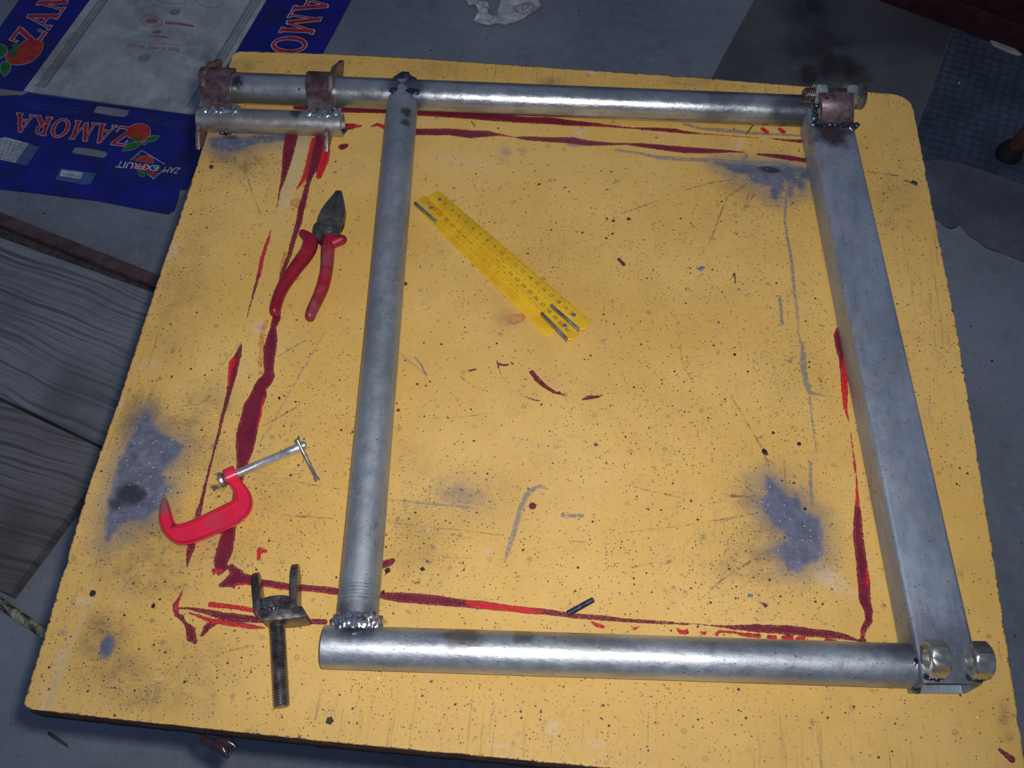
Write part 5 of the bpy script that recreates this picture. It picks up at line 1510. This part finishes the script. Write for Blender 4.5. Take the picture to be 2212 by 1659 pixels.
print_poly(endf, [(134, 367), (179, 373), (174, 387), (129, 380)], M_prW, 0.0003, 'paper_label')
small_text(endf, 'ZAMORA', quadmap((173, 384), (133, 378), (175, 380), (135, 374)), M_prB, .0005)
for k in range(3):
    small_text(endf, ['CONFECCION Y EXPORTACION DE FRUTAS', 'PRODUCTO DE ESPANA', 'FRUTAS Y HORTALIZAS FRESCAS'][k], quadmap((175 - k * 8, 235 + k * 5), (55, 219 + k * 5), (174 - k * 8, 238 + k * 5), (54, 222 + k * 5)), M_prB, .0003)
for k in range(3):
    small_text(endf, ['CATEGORIA EXTRA', 'CALIDAD SELECTA DE ORIGEN', 'CITRICOS'][k], quadmap((408 - k * 3, 266 + k * 6), (312, 250 + k * 6), (407 - k * 3, 269 + k * 6), (311, 253 + k * 6)), M_prB, .0003)
# fruit and leaves on the left flap
def crop8(pts): return [(x / 7.373, y / 7.373) for x, y in pts]
print_poly(flaps[0], sm(crop8([(290, 740), (380, 660), (520, 620), (640, 650), (690, 700), (650, 830), (540, 950), (420, 1010), (260, 1035), (150, 1000), (95, 920), (110, 850), (190, 790)])), M_prO, 0.0001, 'fruit_print', 1.0)
print_poly(flaps[0], sm(crop8([(150, 860), (180, 790), (250, 760), (280, 800), (260, 880), (190, 930)])), M_prG, 0.0004, 'leaf_print')
print_poly(flaps[0], sm(crop8([(-60, 730), (20, 705), (90, 740), (115, 810), (70, 890), (0, 930), (-60, 900)])), M_prG, 0.0003, 'leaf_print', 1.0)
print_poly(flaps[0], sm(crop8([(20, 1010), (80, 975), (160, 1020), (165, 1100), (130, 1160), (70, 1215), (20, 1150), (5, 1070)])), M_prG, 0.0003, 'leaf_print', 1.0)
print_poly(flaps[0], sm(crop8([(190, 730), (230, 700), (310, 725), (300, 755), (240, 760)])), M_prG, 0.0004, 'leaf_print', .6)
# dotted borders on the white base panel
base_panel = [o for o in box.children if o.name.startswith('base_panel')][0]
M_dots = [plain('dot_red', (0.36, 0.10, 0.07), 0.6), plain('dot_green', (0.10, 0.20, 0.10), 0.6), plain('dot_blue', (0.03, 0.05, 0.17), 0.6)]
for j in range(3):
    bm = bmesh.new()
    for side in (0, 1):
        offx = (0.020 + 0.0085 * j) if side == 0 else WBX - (0.020 + 0.0085 * (2 - j) if False else 0.016 + 0.0085 * (j))
        for r_ in range(2):
            for k in range(118):
                c = bx(offx + r_ * .0035, 0.018 + k * .0049 + (r_ * .0024)); c.z = ZP
                polyf(bm, [c + Vector((.0021, 0, 0)), c + Vector((0, .0017, 0)), c - Vector((.0021, 0, 0)), c - Vector((0, .0017, 0))])
    o = link('border_dots', done(bm, 'dots', None), M_dots[j], base_panel)
    o['kind'] = 'stuff'
# faded red print in the middle of the panel
small_text(base_panel, '600 X 400 X 120', quadmap((386, 112), (272, 100), (389, 104), (274, 94)), M_prF, .0003, bold=.0)
small_text(base_panel, 'PRODUCE OF SPAIN', quadmap((382, 99), (290, 91), (382, 96), (290, 88)), M_prF, .0003)
def ringp(cx, cy, rx, ry, w, n=32):
    bm = bmesh.new()
    for k in range(n):
        a0, a1 = 2 * math.pi * k / n, 2 * math.pi * (k + 1) / n
        f_ = lambda a, s_: fl(cx + (rx - s_) * math.cos(a), cy + (ry - s_ * .7) * math.sin(a) + (rx * math.cos(a)) * .12, ZP)
        polyf(bm, [f_(a0, 0), f_(a1, 0), f_(a1, w), f_(a0, w)], .0003)
    link('ring_print', done(bm, 'ring', None), M_prF, base_panel)
ringp(327, 46, 24, 13, 1.1)
ringp(452, 2, 30, 14, 1.1)
ringp(368, -1, 34, 9, 1.0)
print_poly(base_panel, sm([(314, 44), (322, 41), (331, 41), (340, 43), (339, 48), (328, 50), (317, 49)]), M_prF, .0003, 'stamp_print')
print_poly(base_panel, sm([(330, 69), (336, 66), (347, 66), (347, 71), (338, 73), (331, 72)]), M_prF, .0003, 'stamp_print')
print_poly(base_panel, sm([(358, 47), (385, 49), (412, 53), (420, 57), (412, 58), (385, 54), (358, 51)]), M_prF, .0003, 'stamp_print')
print_poly(base_panel, sm([(325, 76), (345, 77), (364, 80), (363, 83), (345, 80), (325, 78)]), M_prF, .0003, 'stamp_print')

# ------------------------------------------------------------------ planks, batten and rod on the floor
def wood(name, a, b, rot, knots=True):
    m = NT(name)
    v = m.mapv(rot=(0, 0, rot))
    d = m.noise(4.0, 2, 0.5, vec=v)
    cmb = m.new('ShaderNodeCombineXYZ'); m.plug(cmb.inputs[1], m.math('MULTIPLY', d, 7))
    v2 = m.new('ShaderNodeVectorMath', operation='ADD')
    m.plug(v2.inputs[0], m.mapv(scale=(2.0, 130, 1), vec=v)); m.plug(v2.inputs[1], cmb.outputs[0])
    g = m.noise(1.0, 5, 0.65, vec=v2.outputs[0])
    f = m.ramp(g, 0.40, 0.56)
    c = m.mix(m.ramp(g, 0.36, 0.54, 0.15, 1), tuple(x * .6 for x in a), b)
    c = m.mix(m.ramp(m.noise(7, 6, 0.65), 0.42, 0.72, 0, 0.65), c, a)
    c = m.mix(m.ramp(m.noise(3.1, 3, 0.5), 0.55, 0.70, 0, 0.5), c, tuple(x * .6 for x in a))
    return m.out(c, 0.75, 0, m.bump(f, 0.35, 0.001), 0.2)
ang = math.atan2((fl(345, 594) - fl(0, 457)).y, (fl(345, 594) - fl(0, 457)).x)
M_wood = wood('grey_softwood', (0.165, 0.165, 0.175), (0.29, 0.295, 0.32), -ang)
M_wood2 = wood('brown_softwood', (0.14, 0.125, 0.125), (0.25, 0.235, 0.235), -ang - .12)
M_red = plain('red_brown_wood', (0.15, 0.085, 0.09), 0.7, 0, 0.5, 30, 0.3)
M_grime = plain('grimy_wood', (0.10, 0.088, 0.09), 0.85, 0, 0.5, 60, 0.6)
HPK = 0.024
def plank(px, mat, h, label, name='plank', cat='wooden plank', dz=0.0):
    pts = [fl(x, y, h) for x, y in px]
    c = sum(pts, Vector()) / len(pts); c.z = 0
    bm = bmesh.new(); prism(bm, pts, (0, 0, -h + .0003), 0.0018, 2)
    return tag(obj(name, bm, mat, loc=c), label, cat)
plank([(-160, 450), (0, 513), (110, 553), (330, 632), (560, 715), (560, 1090), (222, 963), (100, 905), (0, 857), (-160, 782)], M_wood, HPK, 'grey grained plank on the floor just below the red-brown batten')
plank([(-160, 795), (0, 868), (100, 915), (200, 962), (236, 978), (196, 1046), (20, 1284), (-70, 1240), (-200, 1180)], M_wood2, HPK, 'brownish plank with a slanting sawn end, second down from the batten')
plank([(-120, 410), (0, 458), (345, 595), (560, 680), (560, 700), (345, 622), (0, 484), (-120, 436)], M_red, 0.030, 'long dark red-brown batten beside the grey plank', 'batten', 'wooden batten')
def w2p(q):
    v_ = RC @ (np.array(q) - CAM); return v_[0] / v_[2] * FPX + CX, v_[1] / v_[2] * FPX + CY
def low(px, h0, h1, dy):
    q = fl(px[0], px[1], h0); return w2p((q.x, q.y + dy, h1))
plank([low(p, .030, .016, -.0015) for p in ((-120, 436), (0, 484), (345, 622), (560, 700))] + [low(p, HPK, .016, .0015) for p in ((560, 715), (330, 632), (110, 553), (0, 513), (-160, 450))], M_grime, 0.016, 'grimy strip of rotten wood between batten and grey plank', 'wood_strip', 'wood strip')
M_rod = NT('yellowed_rod')
rcx = M_rod.mix(M_rod.ramp(M_rod.noise(60, 5, .7), .40, .62), (0.05, 0.045, 0.03), (0.60, 0.55, 0.38))
M_rod = M_rod.out(rcx, 0.5, 0, None, 0.4)
a, b = fl(-60, 1262, .008), fl(130, 1392, .008)
bm = bmesh.new(); pipe(bm, a, b, .0078, .0015, 24)
tag(obj('thin_pipe', bm, M_rod, loc=a), 'thin stained yellowish pipe on the floor at the left edge', 'pipe')
# stick and crumbs on the floor below the table
a, b = fl(104, 1583, .0022), fl(146, 1612, .0022)
bm = bmesh.new(); lathe(bm, a, b, [(0, .0016), (.001, .0022), ((b - a).length * .5, .0026), ((b - a).length, .0012)], 10)
tag(obj('stick', bm, M_grime, loc=a), 'short dark stick on the floor under the near left corner of the table', 'stick')

# ------------------------------------------------------------------ things on the floor at the upper right
M_sheet = NT('brown_sheet')
cc = M_sheet.mix(M_sheet.ramp(M_sheet.noise(3.5, 6, .65), .35, .68), (0.105, 0.100, 0.108), (0.17, 0.162, 0.165))
cc = M_sheet.mix(M_sheet.ramp(M_sheet.noise(2.2, 3, .5, vec=M_sheet.mapv(loc=(3, 1, 0))), .55, .70, 0, .75), cc, (0.075, 0.075, 0.085))
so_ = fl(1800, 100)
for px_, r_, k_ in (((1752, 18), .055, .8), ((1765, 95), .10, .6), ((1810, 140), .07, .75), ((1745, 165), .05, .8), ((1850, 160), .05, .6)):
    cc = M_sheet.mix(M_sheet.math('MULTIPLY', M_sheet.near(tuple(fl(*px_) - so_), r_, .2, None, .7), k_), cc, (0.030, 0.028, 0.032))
M_sheet = M_sheet.out(cc, 0.7, 0, M_sheet.bump(M_sheet.noise(60, 4), .2, .001), 0.25)
flat_poly('cardboard_sheet', [(1629, 0), (1558, 130), (1500, 240), (1700, 420), (1940, 360), (1983, 265), (2050, 84), (2054, 72), (2058, 60), (2040, 52), (1884, -8), (1760, -40), (1655, -60)], .0004, .0020, M_sheet,
          loc=fl(1800, 100), label='grey-brown board sheet on the floor behind the table', cat='floor sheet')
mt = NT('blue_black_rubber')
vv = mt.vor(52, vec=mt.mapv(rot=(0, 0, .3)), rand=0.25)
cc = mt.mix(mt.ramp(mt.noise(8, 5, .6), .35, .65), (0.055, 0.072, 0.105), (0.10, 0.125, 0.17))
cc = mt.mix(mt.ramp(vv.outputs['Distance'], .30, .55, 0, .45), cc, (0.032, 0.042, 0.066))
M_mat = mt.out(cc, 0.6, 0, mt.bump(mt.ramp(vv.outputs['Distance'], .2, .6, 1, 0), .4, .002), .3)
flat_poly('rubber_mat', [(2060, 62), (1985, 268), (1980, 300), (1988, 350), (2030, 342), (2075, 349), (2140, 372), (2210, 396), (2330, 430), (2480, 470), (2560, 270), (2300, 150), (2212, 118), (2140, 88)], .0004, .003, M_mat,
          loc=fl(2150, 220), label='dark bluish dimpled rubber mat on the floor at the right edge', cat='mat')
# worn older screed between the mat and the crack
def worn():
    m = NT('worn_screed')
    c = m.mix(m.ramp(m.noise(6, 6, .7), .35, .68), (0.095, 0.105, 0.13), (0.165, 0.178, 0.21))
    c = m.mix(m.ramp(m.noise(40, 5, .7), .58, .72, 0, .6), c, (0.06, 0.06, 0.08))
    return m.out(c, .85, 0, m.bump(m.noise(70, 5, .7), .5, .002), .2)
crk = [(1990, 448), (2026, 474), (2040, 486), (2052, 492), (2062, 490), (2070, 484), (2082, 492), (2095, 508), (2115, 520), (2132, 534), (2165, 545), (2208, 562), (2330, 610), (2500, 660)]
top_ = [(2500, 480), (2330, 440), (2204, 398), (2140, 376), (2075, 352), (2030, 345), (1940, 365), (1900, 400)]
flat_poly('trim_1', crk + top_, .0002, .0022, worn(), loc=fl(2120, 460), kind='structure', label='darker worn layer of floor screed with a cracked edge')
bm = bmesh.new()
sweep(bm, [(fl(p[0], p[1] + 1.5, .0004), .0011, .0004) for p in spline([(c_[0], c_[1], 0) for c_ in crk], 3)], 6)
obj('trim_2', bm, plain('crack', (0.006, 0.006, 0.008), 0.9), loc=fl(2100, 500), kind='structure', label='dark crack along the floor screed')
# red-brown cabinet in the far corner
M_cab = plain('dark_red_paint', (0.060, 0.016, 0.024), 0.5, 0, 0.4, 30, 0.15, 0.3)
p0, p1 = fl(1870, -4), fl(2225, 128)
dc = (p1 - p0).normalized(); nc = Vector((-dc.y, dc.x, 0))
if nc.y < 0: nc = -nc
cab = thing('cabinet', 'dark red-brown cabinet standing on the floor in the upper right corner', 'cabinet', (p0 + p1) / 2)
Lc = 0.425
cst = p0 - dc * 0.02
def cbox(u0, u1, v0, v1, z0, z1, name, mat=M_cab, bev=.003, par=None):
    bm = bmesh.new()
    boxo(bm, cst + dc * (u0 + u1) / 2 + nc * (v0 + v1) / 2 + Vector((0, 0, (z0 + z1) / 2)), dc, nc, (0, 0, 1), (u1 - u0) / 2, (v1 - v0) / 2, (z1 - z0) / 2, bev)
    return obj(name, bm, mat, par or cab)
cbox(0, Lc, .002, .42, 0.0037, .07, 'plinth')
cbox(0, Lc, .006, .43, .071, .78, 'body')
d1 = cbox(.01, Lc / 2 - .003, -.010, .0055, .080, .76, 'door'); d2 = cbox(Lc / 2 + .003, Lc - .01, -.010, .0055, .080, .76, 'door')
for d_, x in ((d1, Lc / 2 - .05), (d2, Lc / 2 + .04)):
    cbox(x, x + .012, -.030, -.0105, .40, .52, 'handle', M_zinc, .003, d_)
# pale scraps in front of it
def scrap(px, h, label, mat, name='plaster_scrap', cat='debris'):
    pts = [fl(x, y, h) for x, y in px]
    c = sum(pts, Vector()) / len(pts); c.z = 0
    bm = bmesh.new(); prism(bm, pts, (0, 0, -h + .0036 if 'mat' in label else -h + .0004), .0008, 1)
    return tag(obj(name, bm, mat, loc=c), label, cat)
M_pale = plain('pale_plaster', (0.5, 0.54, 0.50), 0.8, 0, .3, 80, .2)
scrap([(2141, 86), (2160, 90), (2182, 96), (2190, 103), (2208, 116), (2200, 116), (2180, 109), (2150, 96)], .010, 'long pale sliver of plaster on the rubber mat by the cabinet', M_pale)
scrap([(2071, 175), (2075, 176), (2074, 179), (2070, 178)], .009, 'tiny white crumb in the middle of the rubber mat', M_pale)

# stool with rubber-footed legs at the right edge
M_tubeo = plain('orange_brown_tube', (0.15, 0.065, 0.035), 0.45, 0.2, .3, 40, .1)
M_rub = plain('black_rubber', (0.014, 0.012, 0.016), 0.7, 0, .3, 80, .4)
ft = fl(2177, 336, .0040)
stool = thing('stool', 'tubular stool whose orange-brown leg stands in a black rubber foot at the right edge', 'stool', Vector((ft.x + .20, ft.y - .18, 0)))
feet = [ft, ft + Vector((.33, -.05, -.0040)), ft + Vector((.40, -.35, -.0040)), ft + Vector((.08, -.33, -.0040))]
cen = sum(feet, Vector()) / 4
for i, f_ in enumerate(feet):
    top_p = f_.lerp(cen, 0.22) + Vector((0, 0, .46))
    d = (top_p - f_).normalized()
    bm = bmesh.new(); lathe(bm, f_ + d * .012, top_p, [(0, .0145), (.45, .0145)], 24)
    lg = obj('leg', bm, M_tubeo, stool)
    bm = bmesh.new(); lathe(bm, f_, f_ + Vector((0, 0, .03)), [(0.0, .025), (.006, .0265), (.016, .024), (.030, .018)], 24)
    obj('rubber_foot', bm, M_rub, lg)
bm = bmesh.new(); lathe(bm, cen + Vector((0, 0, .46)), cen + Vector((0, 0, .495)), [(0, .17), (.004, .176), (.028, .176), (.035, .168)], 48)
obj('seat', bm, M_rub, stool)

for o_ in list(bpy.data.objects):
    if o_.name.startswith('weld_bead'): o_['kind'] = 'stuff'
# ------------------------------------------------------------------ torn plastic bag at the top
mb = NT('milky_plastic')
cb_ = mb.mix(mb.ramp(mb.noise(30, 5, .6), .35, .65), (0.60, 0.63, 0.63), (0.85, 0.88, 0.86))
M_bag = mb.out(cb_, 0.32, 0, mb.bump(mb.noise(70, 5, .6), .6, .004), .5, alpha=0.86)
bag = thing('plastic_bag_scrap', 'crumpled torn piece of milky plastic bag on the floor beyond the table', 'plastic bag', fl(1095, 30))
def crumple(outline, amp, n=34, seed=0, z0=.004):
    pts = [fl(x, y) for x, y in outline]
    xs = [p.x for p in pts]; ys = [p.y for p in pts]
    bm = bmesh.new(); vs_ = {}
    def inside(x, y):
        c = False; j = len(pts) - 1
        for i in range(len(pts)):
            if (pts[i].y > y) != (pts[j].y > y) and x < (pts[j].x - pts[i].x) * (y - pts[i].y) / (pts[j].y - pts[i].y) + pts[i].x: c = not c
            j = i
        return c
    x0, x1, y0, y1 = min(xs), max(xs), min(ys), max(ys)
    for i in range(n + 1):
        for j in range(n + 1):
            x = x0 + (x1 - x0) * i / n; y = y0 + (y1 - y0) * j / n
            if inside(x, y):
                q = Vector((x * 28, y * 28, seed))
                z = z0 + amp * (abs(noise.noise(q)) * 1.2 + abs(noise.noise(q * 2.3)) * .6)
                vs_[(i, j)] = bm.verts.new((x, y, z))
    for (i, j), v in list(vs_.items()):
        k = [(i, j), (i + 1, j), (i + 1, j + 1), (i, j + 1)]
        if all(q in vs_ for q in k): bm.faces.new([vs_[q] for q in k])
    return bm
def solid(o, t):
    md = o.modifiers.new('solid', 'SOLIDIFY'); md.thickness = t
    return o
sheet_ = solid(obj('film', crumple([(1072, 38), (1082, 0), (1092, -30), (1150, -28), (1172, 17), (1140, 38), (1112, 54), (1090, 58), (1066, 56), (1062, 48)], .006, 40, 1, .002), M_bag, bag, smooth=60), .0004)
solid(obj('film', crumple([(1008, 8), (1024, 2), (1050, 8), (1058, 22), (1054, 38), (1072, 40), (1078, 52), (1060, 59), (1030, 58), (1022, 46), (1034, 34), (1030, 22), (1012, 16)], .016, 40, 5, .003), M_bag, bag, smooth=60), .0004)
bm = bmesh.new()
def doodle(pts, w=.0009):
    sweep(bm, [(fl(p[0], p[1], .0115), w, .0003) for p in spline([(x, y, 0) for x, y in pts], 4)], 6)
doodle([(1104, 12), (1114, 14), (1124, 10), (1136, 7), (1148, 9), (1153, 15), (1150, 23), (1140, 26), (1130, 22), (1128, 15), (1134, 9)])
doodle([(1112, 16), (1116, 24), (1126, 29), (1138, 30)])
doodle([(1139, 12), (1142, 14)], .0016); doodle([(1135, 17), (1137, 19)], .0016); doodle([(1144, 19), (1146, 21)], .0016)
obj('red_print', bm, plain('red_doodle', (0.42, 0.06, 0.07), .5), bag)
